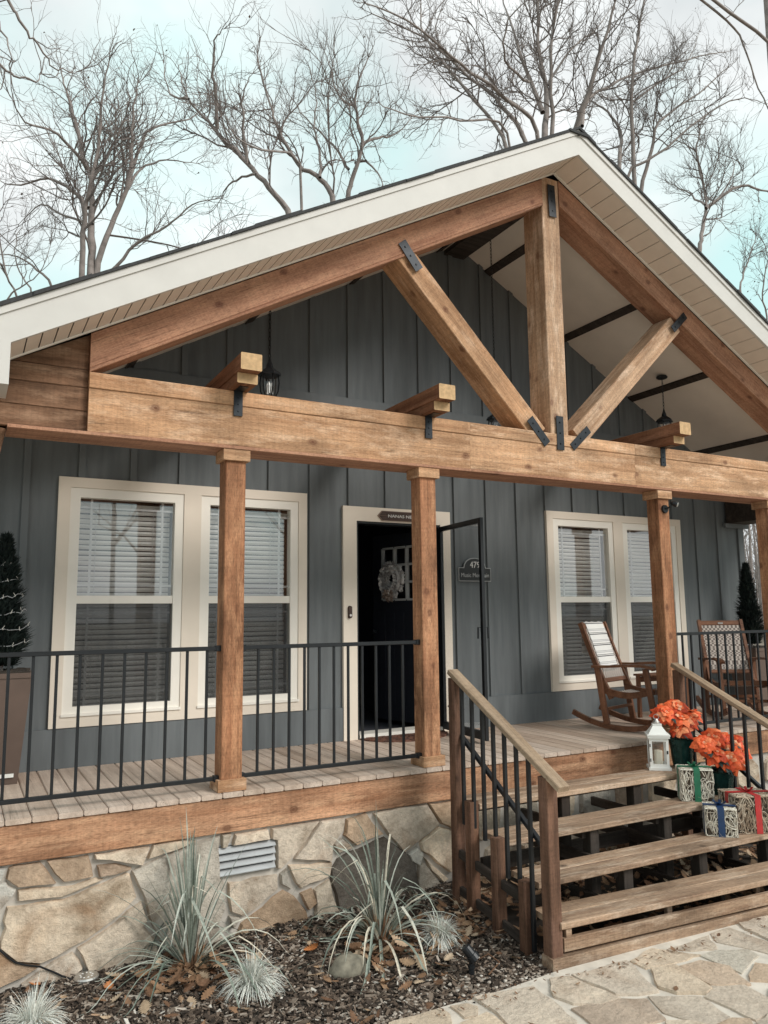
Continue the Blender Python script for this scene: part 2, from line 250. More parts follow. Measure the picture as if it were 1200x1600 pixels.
# ------------------------------------------------------------------ mesh tools
class MB:
    def __init__(s): s.v = []; s.f = []; s.r = []
    def add(s, vs, fs, r=None):
        o = len(s.v); s.v.extend(tuple(p) for p in vs)
        for f in fs: s.f.append(tuple(i+o for i in f)); s.r.append(random.random() if r is None else r)
    def box(s, x0, x1, y0, y1, z0, z1, r=None):
        s.add([(x0, y0, z0), (x1, y0, z0), (x1, y1, z0), (x0, y1, z0), (x0, y0, z1), (x1, y0, z1), (x1, y1, z1), (x0, y1, z1)],
              [(0, 3, 2, 1), (4, 5, 6, 7), (0, 1, 5, 4), (1, 2, 6, 5), (2, 3, 7, 6), (3, 0, 4, 7)], r)
    def frustum(s, cx, cy, z0, z1, a0, b0, a1, b1):
        s.add([(cx-a0, cy-b0, z0), (cx+a0, cy-b0, z0), (cx+a0, cy+b0, z0), (cx-a0, cy+b0, z0), (cx-a1, cy-b1, z1), (cx+a1, cy-b1, z1), (cx+a1, cy+b1, z1), (cx-a1, cy+b1, z1)],
              [(0, 3, 2, 1), (4, 5, 6, 7), (0, 1, 5, 4), (1, 2, 6, 5), (2, 3, 7, 6), (3, 0, 4, 7)])
    def prism(s, pts, fn, d0, d1, inset=0.0, r=None):
        """pts: 2D outline; fn(a,b,d)->3D; from depth d0 (full outline) to d1 (outline shrunk by inset)"""
        A = sum(pts[i][0]*pts[(i+1) % len(pts)][1]-pts[(i+1) % len(pts)][0]*pts[i][1] for i in range(len(pts)))
        if A < 0: pts = pts[::-1]
        n = len(pts); top = pts
        if inset:
            top = []
            for i in range(n):
                p, q, u = pts[i-1], pts[i], pts[(i+1) % n]
                e1 = Vector((q[0]-p[0], q[1]-p[1])); e2 = Vector((u[0]-q[0], u[1]-q[1]))
                if e1.length < 1e-6 or e2.length < 1e-6: top.append(q); continue
                n1 = Vector((-e1.y, e1.x)).normalized(); n2 = Vector((-e2.y, e2.x)).normalized(); bi = (n1+n2)
                bi = bi.normalized()*inset if bi.length > 0.2 else n1*inset
                top.append((q[0]+bi.x, q[1]+bi.y))
        vs = [fn(a, b, d0) for a, b in pts]+[fn(a, b, d1) for a, b in top]
        s.add(vs, [tuple(range(n-1, -1, -1)), tuple(range(n, 2*n))]+[(i, (i+1) % n, n+(i+1) % n, n+i) for i in range(n)], r)
    def tube(s, pts, rad, n=6, cap=True, r=None):
        pts = [Vector(p) for p in pts]; rings = []; ref = None; k = len(pts)
        rr = rad if isinstance(rad, (list, tuple)) else [rad]*k
        vs = []; fs = []
        for i in range(k):
            t = (pts[min(i+1, k-1)]-pts[max(i-1, 0)]); t = t.normalized() if t.length > 1e-9 else Vector((0, 0, 1))
            if ref is None: ref = Vector((1, 0, 0)) if abs(t.x) < 0.8 else Vector((0, 1, 0))
            u = (ref-t*ref.dot(t)).normalized(); ref = u; w_ = t.cross(u)
            for j in range(n):
                a = 2*pi*j/n; vs.append(pts[i]+(u*cos(a)+w_*sin(a))*rr[i])
        for i in range(k-1):
            for j in range(n): fs.append((i*n+j, i*n+(j+1) % n, (i+1)*n+(j+1) % n, (i+1)*n+j))
        if cap: fs += [tuple(range(n-1, -1, -1)), tuple((k-1)*n+j for j in range(n))]
        s.add(vs, fs, random.random() if r is None else r)
    def lathe(s, c, prof, n=16, sq=None):
        """prof: [(radius, z)], around the vertical through c"""
        vs = []; fs = []
        for rad, z in prof:
            for j in range(n):
                a = 2*pi*(j+0.5)/n; vs.append((c[0]+rad*cos(a), c[1]+rad*sin(a), c[2]+z))
        k = len(prof)
        for i in range(k-1):
            for j in range(n): fs.append((i*n+j, i*n+(j+1) % n, (i+1)*n+(j+1) % n, (i+1)*n+j))
        fs += [tuple(range(n-1, -1, -1)), tuple((k-1)*n+j for j in range(n))]
        s.add(vs, fs)
    def strip(s, pts, widths, side, r=None, fold=0.0):
        """flat blade along pts; side = sideways direction; fold lifts the two edges"""
        side = Vector(side); vs = []; fs = []; k = len(pts)
        for i, p in enumerate(pts):
            p = Vector(p); t = Vector(pts[min(i+1, k-1)])-Vector(pts[max(i-1, 0)])
            sd_ = side-t*(side.dot(t)/max(t.dot(t), 1e-9)); sd_ = sd_.normalized() if sd_.length > 1e-6 else side
            nn = t.cross(sd_); nn = nn.normalized() if nn.length > 1e-6 else Vector((0, 0, 1))
            wd = widths[i]/2
            vs += [p-sd_*wd+nn*fold*wd, p, p+sd_*wd+nn*fold*wd]
        for i in range(k-1):
            a = i*3; fs += [(a, a+1, a+4, a+3), (a+1, a+2, a+5, a+4)]
        s.add(vs, fs, random.random() if r is None else r)
    def mesh(s, name, mat, smooth=False):
        me = bpy.data.meshes.new(name); me.from_pydata(s.v, [], s.f)
        if mat: me.materials.append(mat)
        a = me.attributes.new('rnd', 'FLOAT', 'FACE'); a.data.foreach_set('value', s.r)
        if smooth: me.polygons.foreach_set('use_smooth', [True]*len(me.polygons))
        me.update(); return me
LOC = {}
def link(o, parent=None):
    COL.objects.link(o)
    if parent is not None: o.parent = parent
    return o
def tag(o, label=None, category=None, group=None, kind=None):
    for k, v in (("label", label), ("category", category), ('group', group), ('kind', kind)):
        if v: o[k] = v
    return o
def thing(name, loc, label, cat, group=None, rz=0.0):
    o = bpy.data.objects.new(name, None); o.empty_display_size = 0.1; COL.objects.link(o)
    o.location = loc; o.rotation_euler = (0, 0, rz); LOC[o.name] = Vector(loc)
    return tag(o, label, cat, group)
def wloc(p): return LOC.get(p.name, Vector((0, 0, 0))) if p is not None else Vector((0, 0, 0))
def obj(name, mb, mat, parent=None, local=False, smooth=False, origin=None, **tags):
    """one mesh object; vertices are given in world space unless local (then in the parent's frame). origin: world point used as the object's own origin"""
    base = Vector((0, 0, 0)) if local else wloc(parent)
    og = Vector(origin) if origin is not None else base
    if og.length > 0: mb.v = [(x-og.x, y-og.y, z-og.z) for x, y, z in mb.v]
    o = bpy.data.objects.new(name, mb.mesh(name, mat, smooth)); link(o, parent)
    o.location = og-base; LOC[o.name] = og
    if tags: tag(o, **tags)
    return o
TCACHE = {}
def timber_mesh(Ln, w_, h, mat, ch, name, endmat=None, shear=0.0):
    key = (round(Ln, 4), round(w_, 4), round(h, 4), mat.name, ch, endmat.name if endmat else '', shear)
    if key in TCACHE: return TCACHE[key]
    a, b = w_/2, h/2; pr = [(-a+ch, -b), (a-ch, -b), (a, -b+ch), (a, b-ch), (a-ch, b), (-a+ch, b), (-a, b-ch), (-a, -b+ch)]
    mb = MB(); n = 8
    mb.add([(z*shear, y, z) for y, z in pr]+[(Ln+z*shear, y, z) for y, z in pr], [tuple(range(n-1, -1, -1)), tuple(range(n, 2*n))]+[(i, (i+1) % n, n+(i+1) % n, n+i) for i in range(n)], 0.5)
    me = mb.mesh(name, mat)
    if endmat:
        me.materials.append(endmat); me.polygons[0].material_index = 1; me.polygons[1].material_index = 1
    TCACHE[key] = me; return me
def timber(name, a, b, w_, h, mat, parent=None, upv=(0, 0, 1), ch=0.004, local=False, endmat=None, shear=0.0, **tags):
    """straight squared timber from a to b (centre line); w_ across, h along upv"""
    a, b = Vector(a), Vector(b); x = (b-a); Ln = x.length; x.normalize(); z = Vector(upv); z = (z-x*z.dot(x)).normalized(); y = z.cross(x)
    o = bpy.data.objects.new(name, timber_mesh(Ln, w_, h, mat, ch, name, endmat, shear)); link(o, parent)
    base = Vector((0, 0, 0)) if local else wloc(parent)
    Mx = Matrix((x, y, z)).transposed().to_4x4(); Mx.translation = a-base
    o.matrix_basis = Mx; LOC[o.name] = a
    if tags: tag(o, **tags)
    return o
def text_obj(name, body, size, loc, mat, parent, extrude=0.002, align='CENTER', width=None):
    """raised lettering standing in the XZ plane, facing -Y"""
    cu = bpy.data.curves.new(name, 'FONT'); cu.body = body; cu.size = size; cu.extrude = extrude; cu.align_x = align; cu.align_y = 'CENTER'; cu.resolution_u = 2
    tmp = bpy.data.objects.new(name+'_curve', cu); COL.objects.link(tmp)
    dg = bpy.context.evaluated_depsgraph_get(); me = bpy.data.meshes.new_from_object(tmp.evaluated_get(dg)); COL.objects.unlink(tmp); bpy.data.objects.remove(tmp)
    me.name = name; me.materials.clear(); me.materials.append(mat)
    xs = [v.co.x for v in me.vertices]; sx = (width/(max(xs)-min(xs))) if width else 1.0
    for v in me.vertices: v.co = (v.co.x*sx, -v.co.z, v.co.y)
    o = bpy.data.objects.new(name, me); link(o, parent); o.location = Vector(loc)-wloc(parent); return o
def copy_tree(o, parent=None):
    c = o.copy(); COL.objects.link(c)
    if parent is not None: c.parent = parent; c.matrix_parent_inverse = o.matrix_parent_inverse.copy()
    for ch in list(o.children): copy_tree(ch, c)
    return c
def clamp(x, a=0.0, b=1.0): return max(a, min(b, x))
WALL_STONES=[([(-0.031,-0.27),(0.023,-0.279),(-0.001,-0.331),(-0.028,-0.334)],2),([(-0.046,-0.358),(0.026,-0.355),(0.037,-0.379),(0.075,-0.4),(0.063,-0.433),(0.0,-0.498),(-0.038,-0.512)],2),([(0.039,-0.282),(0.062,-0.268),(0.198,-0.271),(0.228,-0.312),(0.291,-0.401),(0.091,-0.391),(0.029,-0.336)],1),([(0.241,-0.271),(0.461,-0.275),(0.481,-0.337),(0.498,-0.395),(0.337,-0.403),(0.285,-0.35)],1),([(0.092,-0.406),(0.281,-0.428),(0.38,-0.43),(0.51,-0.404),(0.554,-0.419),(0.482,-0.447),(0.326,-0.479),(0.201,-0.478),(0.092,-0.469)],0),([(0.508,-0.271),(0.662,-0.272),(0.824,-0.273),(0.788,-0.378),(0.664,-0.34),(0.513,-0.302)],0),([(0.525,-0.337),(0.63,-0.346),(0.722,-0.383),(0.715,-0.397),(0.628,-0.405),(0.546,-0.407)],1),([(0.04,-0.495),(0.201,-0.496),(0.341,-0.503),(0.555,-0.449),(0.689,-0.411),(0.712,-0.426),(0.755,-0.561),(0.666,-0.641),(0.535,-0.712),(0.394,-0.777),(0.23,-0.834),(0.1,-0.797),(0.01,-0.706),(0.008,-0.665),(0.032,-0.6),(0.02,-0.564)],0),([(-0.043,-0.682),(0.011,-0.723),(0.094,-0.802),(0.224,-0.843),(0.138,-0.884),(0.047,-0.908),(-0.03,-0.928)],1),([(0.133,-0.924),(0.299,-0.842),(0.396,-0.816),(0.44,-0.858),(0.456,-0.904),(0.401,-0.948),(0.222,-0.971)],0),([(0.787,-0.6),(0.829,-0.716),(0.799,-0.74),(0.871,-0.829),(0.905,-0.918),(0.86,-1.005),(0.649,-1.003),(0.493,-0.94),(0.453,-0.832),(0.43,-0.791),(0.565,-0.732)],0),([(0.731,-0.407),(0.802,-0.383),(0.921,-0.352),(1.09,-0.31),(1.278,-0.274),(1.281,-0.537),(1.319,-0.585),(1.326,-0.724),(1.287,-0.808),(1.299,-0.901),(1.352,-0.943),(1.319,-1.013),(1.021,-1.004),(0.916,-0.86),(0.848,-0.707),(0.808,-0.578)],4),([(0.824,-0.342),(0.858,-0.271),(1.051,-0.269),(1.119,-0.282),(1.005,-0.32),(0.838,-0.348)],0),([(1.296,-0.269),(1.356,-0.271),(1.332,-0.345),(1.299,-0.349)],4),([(1.389,-0.273),(1.605,-0.271),(1.625,-0.345),(1.368,-0.344)],0),([(1.643,-0.275),(1.9,-0.272),(1.99,-0.272),(1.889,-0.377),(1.79,-0.48),(1.704,-0.546),(1.682,-0.531),(1.678,-0.357),(1.647,-0.348)],0),([(1.346,-0.58),(1.683,-0.582),(1.683,-0.674),(1.537,-0.762),(1.445,-0.799),(1.364,-0.758)],0),([(1.399,-0.916),(1.441,-0.846),(1.726,-0.693),(1.813,-0.745),(1.89,-0.855),(1.918,-0.956),(1.891,-1.056),(1.582,-1.031),(1.397,-0.957)],1),([(1.706,-0.583),(1.752,-0.556),(1.786,-0.682),(1.71,-0.644)],2),([(1.354,-0.784),(1.42,-0.805),(1.376,-0.861)],4),([(1.805,-0.491),(2.006,-0.278),(2.191,-0.282),(2.173,-0.361),(2.097,-0.441),(2.086,-0.549),(1.921,-0.524)],0),([(2.197,-0.375),(2.207,-0.29),(2.359,-0.268),(2.498,-0.427),(2.279,-0.473),(2.185,-0.393)],1),([(2.109,-0.448),(2.167,-0.416),(2.255,-0.484),(2.138,-0.507)],2),([(2.426,-0.277),(2.703,-0.264),(2.872,-0.274),(2.976,-0.423),(2.672,-0.577),(2.548,-0.444)],0),([(2.892,-0.271),(3.129,-0.275),(3.123,-0.492),(3.003,-0.421)],1),([(2.982,-0.445),(3.13,-0.504),(3.123,-0.753),(3.074,-0.783),(2.839,-0.602),(2.815,-0.534)],0),([(2.091,-0.699),(2.08,-0.618),(2.138,-0.547),(2.231,-0.521),(2.51,-0.46),(2.685,-0.589),(2.76,-0.674),(2.783,-0.814),(2.775,-0.917),(2.702,-1.069),(2.323,-1.048),(2.159,-0.948)],3),([(1.767,-0.539),(2.086,-0.564),(2.068,-0.646),(1.855,-0.698),(1.811,-0.652)],0),([(1.955,-0.725),(2.068,-0.675),(2.097,-0.779),(2.154,-0.917),(2.079,-1.01),(1.961,-0.959),(1.972,-0.816)],4),([(1.855,-0.727),(1.942,-0.715),(1.972,-0.806),(1.913,-0.844)],1),([(2.71,-0.604),(2.788,-0.565),(2.83,-0.611),(2.798,-0.689),(2.735,-0.649)],2),([(2.847,-0.651),(3.046,-0.821),(2.999,-0.845),(2.902,-0.749)],0),([(2.798,-0.701),(2.838,-0.667),(2.979,-0.847),(3.028,-1.004),(2.818,-1.008),(2.789,-0.815)],4)]
FLAGSTONES=[([(2.804,-1.41),(2.922,-1.445),(2.968,-1.734),(2.981,-1.765),(2.837,-1.765),(2.726,-1.69),(2.686,-1.575)],0),([(2.942,-1.446),(3.346,-1.469),(3.223,-1.815),(3.104,-1.782),(2.996,-1.726)],0),([(3.383,-1.462),(3.626,-1.41),(3.813,-1.625),(3.608,-1.621),(3.385,-1.588)],0),([(3.723,-1.467),(4.088,-1.458),(3.959,-1.62),(3.818,-1.553)],0),([(4.139,-1.438),(4.322,-1.442),(4.331,-1.713),(4.333,-1.823),(4.227,-1.895),(4.188,-1.814),(4.124,-1.671),(4.065,-1.558)],0),([(4.437,-1.439),(4.706,-1.451),(4.935,-1.472),(4.384,-1.838),(4.369,-1.687),(4.391,-1.5)],0),([(3.807,-1.636),(3.953,-1.632),(4.119,-1.713),(4.106,-1.81),(3.811,-1.903)],2),([(3.555,-1.687),(3.73,-1.692),(3.817,-1.826),(3.734,-2.013),(3.527,-1.918)],1),([(3.398,-1.61),(3.551,-1.657),(3.5,-1.939),(3.431,-1.959),(3.301,-1.884),(3.269,-1.793)],0),([(3.836,-1.944),(3.988,-1.87),(4.031,-1.923),(4.101,-1.991),(3.925,-2.099),(3.862,-2.042),(3.781,-1.99)],1),([(3.397,-1.998),(3.527,-1.93),(3.694,-2.002),(3.676,-2.171),(3.562,-2.262),(3.423,-2.277),(3.406,-2.215)],0),([(3.136,-1.836),(3.379,-1.976),(3.329,-2.191),(3.2,-2.2),(3.15,-2.129),(3.071,-1.999)],0),([(2.682,-1.731),(2.973,-1.776),(3.1,-1.85),(3.02,-2.044),(2.851,-2.019),(2.668,-1.913)],1),([(2.297,-1.372),(2.65,-1.439),(2.642,-1.623),(2.602,-1.829),(2.517,-1.921),(2.366,-1.868),(2.268,-1.778),(2.315,-1.571),(2.307,-1.469)],0),([(2.138,-1.381),(2.228,-1.403),(2.252,-1.457),(2.204,-1.521),(2.132,-1.511)],0),([(1.771,-1.368),(2.068,-1.38),(2.084,-1.456),(1.97,-1.606),(1.82,-1.62),(1.691,-1.479)],0),([(2.084,-1.566),(2.255,-1.54),(2.271,-1.601),(2.24,-1.762),(2.125,-1.796),(1.992,-1.686)],0),([(3.216,-2.219),(3.323,-2.213),(3.39,-2.258),(3.329,-2.334),(3.159,-2.295)],1),([(3.399,-2.304),(3.524,-2.283),(3.627,-2.299),(3.525,-2.408),(3.345,-2.402)],0),([(3.781,-2.114),(3.905,-2.112),(3.883,-2.244),(3.686,-2.301),(3.608,-2.245),(3.68,-2.174)],4),([(3.007,-2.068),(3.119,-2.132),(3.17,-2.212),(3.025,-2.275),(2.91,-2.208)],0)]
TREES=[
('slender grey bare tree forking into several stems above the low left end of the roof',1.0,[(0.15,0.03,[(2.23,15.0,9.74),(2.22,15.25,11.07),(2.22,15.5,12.46),(2.08,15.75,13.29),(1.77,16.0,14.66),(1.51,16.25,15.69),(1.39,16.5,16.39)]),(0.11,0.03,[(2.0,15.0,9.65),(1.96,14.7,11.19),(2.03,14.4,11.84),(2.16,14.1,13.28),(2.16,13.8,14.14),(2.25,13.5,14.94)]),(0.12,0.03,[(2.34,15.0,9.89),(2.62,14.8,11.23),(2.95,14.6,12.28),(3.02,14.4,13.27),(2.97,14.2,14.31),(3.04,14.0,14.93)]),(0.06,0.02,[(3.02,15.0,12.51),(3.44,15.5,14.26),(3.87,16.0,15.13),(5.0,16.5,16.08),(5.61,17.0,17.04)]),(0.05,0.015,[(2.69,15.0,10.1),(3.26,14.5,10.8),(3.88,14.0,11.16),(4.4,13.5,11.66),(5.0,13.0,11.75)]),(0.06,0.015,[(2.08,15.0,11.72),(1.68,15.5,12.4),(1.17,16.0,12.8),(0.35,16.5,12.65),(0.04,17.0,13.02)]),(0.05,0.015,[(2.98,15.0,12.4),(3.46,15.5,13.46),(4.26,16.0,14.25),(5.32,16.5,14.72)]),(0.05,0.015,[(2.01,15.0,12.77),(1.22,14.33,13.12),(0.46,13.67,12.82),(0.08,13.0,12.92)]),(0.045,0.012,[(2.21,15.0,11.31),(1.65,15.67,11.67),(1.06,16.33,12.21),(0.57,17.0,11.85)]),(0.05,0.015,[(2.17,15.0,12.54),(2.56,14.67,13.38),(2.87,14.33,14.45),(2.72,14.0,14.91)])]),
('leaning bare tree rising behind the middle of the left roof slope',1.0,[(0.12,0.03,[(6.93,13.0,11.53),(6.41,13.33,12.56),(5.89,13.67,13.34),(5.26,14.0,14.09),(4.9,14.33,14.74),(4.53,14.67,15.41),(4.33,15.0,16.43)]),(0.05,0.015,[(5.67,13.0,12.9),(5.48,12.67,13.64),(5.34,12.33,14.28),(5.47,12.0,14.72)]),(0.06,0.015,[(4.88,13.0,13.61),(4.7,12.62,14.25),(4.52,12.25,14.64),(4.46,11.88,15.14),(4.57,11.5,15.25)]),(0.04,0.012,[(5.93,13.0,12.67),(5.57,13.5,12.7),(5.38,14.0,12.54),(5.35,14.5,12.41)]),(0.04,0.012,[(4.13,13.0,14.21),(3.75,13.5,14.58),(3.67,14.0,15.8)])]),
('crooked bare tree behind the left roof slope with an arching side limb',1.0,[(0.12,0.03,[(8.2,13.0,12.31),(7.86,13.2,13.17),(7.27,13.4,13.59),(6.77,13.6,14.61),(6.56,13.8,15.44),(6.28,14.0,16.95)]),(0.06,0.015,[(7.11,13.0,13.28),(5.87,12.33,12.95),(4.98,11.67,12.63),(4.46,11.0,12.64)]),(0.05,0.015,[(7.77,13.0,13.09),(7.99,13.5,14.15),(8.01,14.0,15.24),(8.33,14.5,16.69),(8.23,15.0,18.05)])]),
('tall bare tree behind the roof with two limbs bending over to its right side',1.0,[(0.11,0.03,[(9.09,14.0,13.13),(9.21,13.8,14.07),(9.38,13.6,14.92),(9.07,13.4,15.93),(9.08,13.2,16.51),(9.3,13.0,17.27)]),(0.06,0.015,[(9.58,14.0,15.22),(10.5,14.67,16.15),(11.59,15.33,16.94),(12.76,16.0,18.55)]),(0.05,0.015,[(9.15,14.0,14.27),(8.78,14.33,15.16),(8.09,14.67,15.98),(7.6,15.0,16.86)]),(0.05,0.02,[(9.36,14.0,14.53),(9.56,13.67,14.46),(9.76,13.33,13.97),(9.83,13.0,13.22)]),(0.04,0.012,[(9.39,14.0,16.3),(9.0,14.33,16.8),(8.83,14.67,18.04),(8.71,15.0,18.77)])]),
('big many stemmed bare tree standing directly behind the roof peak',1.0,[(0.17,0.06,[(14.99,12.0,15.73),(15.75,12.67,18.16),(16.11,13.33,20.63),(16.73,14.0,23.78)]),(0.13,0.05,[(15.32,12.0,15.94),(14.98,11.5,18.54),(15.01,11.0,20.4)]),(0.12,0.05,[(16.3,12.0,16.48),(16.5,11.25,18.09),(16.95,10.5,20.58)]),(0.11,0.03,[(14.3,12.0,15.4),(13.76,12.5,16.91),(12.97,13.0,17.9),(11.53,13.5,19.13),(9.98,14.0,19.71)]),(0.1,0.03,[(14.73,12.0,15.99),(12.97,11.5,16.35),(11.17,11.0,16.35),(9.53,10.5,16.49),(7.64,10.0,16.04)]),(0.1,0.03,[(13.56,12.0,14.96),(12.83,12.67,16.94),(11.55,13.33,18.9),(11.75,14.0,21.16)]),(0.06,0.02,[(13.52,12.0,15.61),(11.36,11.33,14.96),(9.17,10.67,13.99),(8.0,10.0,13.51)]),(0.09,0.03,[(14.97,12.0,16.77),(14.94,13.0,19.58),(15.12,14.0,22.56)]),(0.05,0.02,[(15.23,12.0,17.79),(16.57,12.33,19.72),(18.23,12.67,21.49),(19.32,13.0,22.98)]),(0.05,0.02,[(14.47,12.0,17.64),(13.01,11.33,17.35),(12.65,10.67,18.05),(13.12,10.0,18.6)])]),
('spreading bare tree on the right of the roof peak with long outstretched limbs',1.0,[(0.11,0.03,[(18.7,12.5,16.14),(19.47,13.0,17.93),(19.55,13.5,19.06),(19.25,14.0,19.81),(18.88,14.5,19.87)]),(0.13,0.04,[(19.41,12.5,15.58),(19.17,12.17,18.88),(19.37,11.83,21.45),(19.57,11.5,22.72)]),(0.11,0.03,[(19.73,12.5,15.48),(20.12,12.25,17.18),(20.26,12.0,18.11),(22.21,11.75,19.78),(23.51,11.5,21.02)]),(0.08,0.02,[(19.14,12.5,16.01),(19.98,12.0,16.74),(21.78,11.5,18.42),(23.24,11.0,19.38),(23.84,10.5,19.13)]),(0.08,0.02,[(17.11,12.5,17.28),(18.07,13.0,18.91),(20.73,13.5,21.11),(25.38,14.0,23.94),(28.13,14.5,25.55)]),(0.05,0.015,[(19.52,12.5,18.95),(21.78,12.83,20.89),(23.41,13.17,22.27),(24.82,13.5,24.52)])]),
('twisted bare tree above the right roof slope with one limb reaching far right',1.0,[(0.12,0.05,[(23.18,13.0,14.14),(23.53,13.1,15.22),(24.03,13.2,16.49),(24.17,13.3,17.28),(23.96,13.4,18.84),(24.39,13.5,20.04)]),(0.08,0.02,[(23.76,13.0,16.32),(25.46,12.67,17.52),(26.64,12.33,17.45),(28.18,12.0,18.28)]),(0.05,0.015,[(23.72,13.0,16.45),(23.98,14.0,17.59),(24.05,15.0,18.57)]),(0.04,0.012,[(24.65,13.0,17.05),(26.31,13.5,18.85),(26.9,14.0,20.21)])]),
('small twiggy tree still holding dead brown leaves at the right edge behind the roof',1.6,[(0.06,0.02,[(22.58,11.0,11.67),(23.11,11.17,12.84),(23.82,11.33,13.83),(24.44,11.5,14.7)]),(0.05,0.02,[(23.95,11.0,10.94),(23.57,10.83,12.05),(23.75,10.67,13.27),(23.21,10.5,13.82)])]),
('dark overhanging tree limbs entering the picture at the top left corner',0.5,[(0.035,0.012,[(-0.52,6.0,10.31),(-0.14,6.1,9.91),(0.05,6.2,9.65),(0.28,6.3,9.5),(0.56,6.4,9.29),(0.83,6.5,9.4)]),(0.03,0.012,[(-0.71,6.0,9.49),(-0.24,5.75,9.16),(-0.06,5.5,8.57)]),(0.03,0.01,[(-0.68,6.0,8.88),(-0.21,6.08,8.84),(0.04,6.15,8.81),(0.28,6.22,8.86),(0.34,6.3,9.06)])]),
('dark bare limb sweeping down into the picture at the top right corner',0.35,[(0.05,0.02,[(15.65,7.0,17.7),(16.28,7.1,17.44),(17.79,7.2,17.29),(18.57,7.3,16.5),(19.34,7.4,15.45),(20.71,7.5,15.08)])]),
('thicket of low bare saplings at the far left behind the roof edge',1.0,[(0.06,0.015,[(1.42,16.0,9.7),(0.91,16.33,10.44),(0.45,16.67,10.76),(-0.0,17.0,10.89)]),(0.05,0.015,[(0.64,16.0,9.12),(0.29,15.67,9.86),(0.01,15.33,10.92),(0.12,15.0,11.29)]),(0.04,0.012,[(0.93,16.0,9.43),(0.61,16.33,10.2),(0.51,16.67,11.13),(0.72,17.0,12.07)]),(0.04,0.012,[(0.35,16.0,9.06),(0.6,15.67,9.5),(1.01,15.33,9.79),(1.24,15.0,10.55)])])]
# ------------------------------------------------------------------ measured layout (metres; X along the porch, Y into the house, Z up, deck top = 0)
D = 1.495                       # plane of the house front
XR = 4.383; SL = 0.5566
def zs(x): return 5.2514-SL*abs(x-XR)          # underside of the roof overhang
def zc(x): return zs(x)-(0.125 if x > XR-0.02 else 0.004)                   # porch ceiling
XL, XRT = -0.32, 8.76                          # house corners
GZ = -0.96                                     # patio level

# ------------------------------------------------------------------ ground
def mz(x, y):
    a = -0.955+0.03*clamp(x, 0, 3.2); t = clamp((0.05-y)/1.38)
    return a*(1-t)-0.972*t+0.018*noise.noise((x*2.2, y*2.2, 3.1))+0.008*noise.noise((x*7, y*7, 1.7))
g = MB(); g.add([(-300, -300, -1.03), (300, -300, -1.03), (300, 300, -1.03), (-300, 300, -1.03)], [(0, 1, 2, 3)])
obj('ground', g, GROUND, kind='structure')
b = MB(); nx, ny = 150, 26
for j in range(ny+1):
    for i in range(nx+1):
        x = -1.6+11.0*i/nx; y = -1.40+1.48*j/ny; b.v.append((x, y, mz(x, y)))
for j in range(ny):
    for i in range(nx): a = j*(nx+1)+i; b.f.append((a, a+1, a+nx+2, a+nx+1)); b.r.append(0.5)
obj('mulch_bed', b, SOIL, kind='structure', smooth=True)
# patio: a pale mortar bed with flagstones set in it
edge = [(-1.6, -1.40)]+[(x/10, -1.355+0.022*noise.noise((x*0.35, 0, 9))) for x in range(-15, 29, 2)]+[(2.93, -1.335), (5.6, -1.46), (12, -1.5), (12, -6.2), (-1.6, -6.2)]
p = MB(); p.prism(edge, lambda a, c, d: (a, c, d), -1.06, -0.946)
patio = obj('patio', p, PMORTAR, kind='structure')
TONES = {0: (0.67, 0.555, 0.44), 1: (0.53, 0.385, 0.275), 2: (0.60, 0.565, 0.51), 3: (0.15, 0.135, 0.122), 4: (0.55, 0.48, 0.40)}
def rough_outline(pts, amp, step=0.07):
    out = []
    for i in range(len(pts)):
        (x0, y0), (x1, y1) = pts[i], pts[(i+1) % len(pts)]; Ln = sqrt((x1-x0)**2+(y1-y0)**2); k = max(1, min(4, int(Ln/step)))
        for j in range(k):
            t = j/k; q = amp*(random.random()-0.5)*(1 if j else 0.6); out.append((x0+(x1-x0)*t+q*(-(y1-y0))/max(Ln, 1e-5), y0+(y1-y0)*t+q*(x1-x0)/max(Ln, 1e-5)))
    return out
FTONES = {0: (0.66, 0.55, 0.44), 1: (0.60, 0.46, 0.345), 2: (0.70, 0.63, 0.53), 4: (0.63, 0.53, 0.43)}
def set_tone(o, t, var=0.10, pal=None):
    k = 1+random.uniform(-var, var); c = (pal or TONES)[t]; h = random.uniform(-0.02, 0.02)
    o.color = (c[0]*k+h, c[1]*k, c[2]*k-h, 1)
def grow_out(pts, k):
    cx = sum(q[0] for q in pts)/len(pts); cy = sum(q[1] for q in pts)/len(pts); out = []
    for x, y in pts:
        l = sqrt((x-cx)**2+(y-cy)**2) or 1; out.append((x+(x-cx)/l*k, y+(y-cy)/l*k))
    return out
def poly_stone(name, pts, t, fn, d0, d1, inset, mat, parent, amp, pal=None):
    cx = sum(q[0] for q in pts)/len(pts); cy = sum(q[1] for q in pts)/len(pts)
    m = MB(); m.prism(rough_outline(pts, amp), fn, d0, d1, inset, 0.5)
    o = obj(name, m, mat, parent, origin=fn(cx, cy, d0)); set_tone(o, t, 0.10, pal); return o
for pts, t in FLAGSTONES:
    poly_stone('flagstone', grow_out(pts, 0.013), t, lambda a, c, d: (a, c, d), GZ-0.01, -0.935+random.uniform(-0.006, 0.007), 0.006, FLAG, patio, 0.022, FTONES)
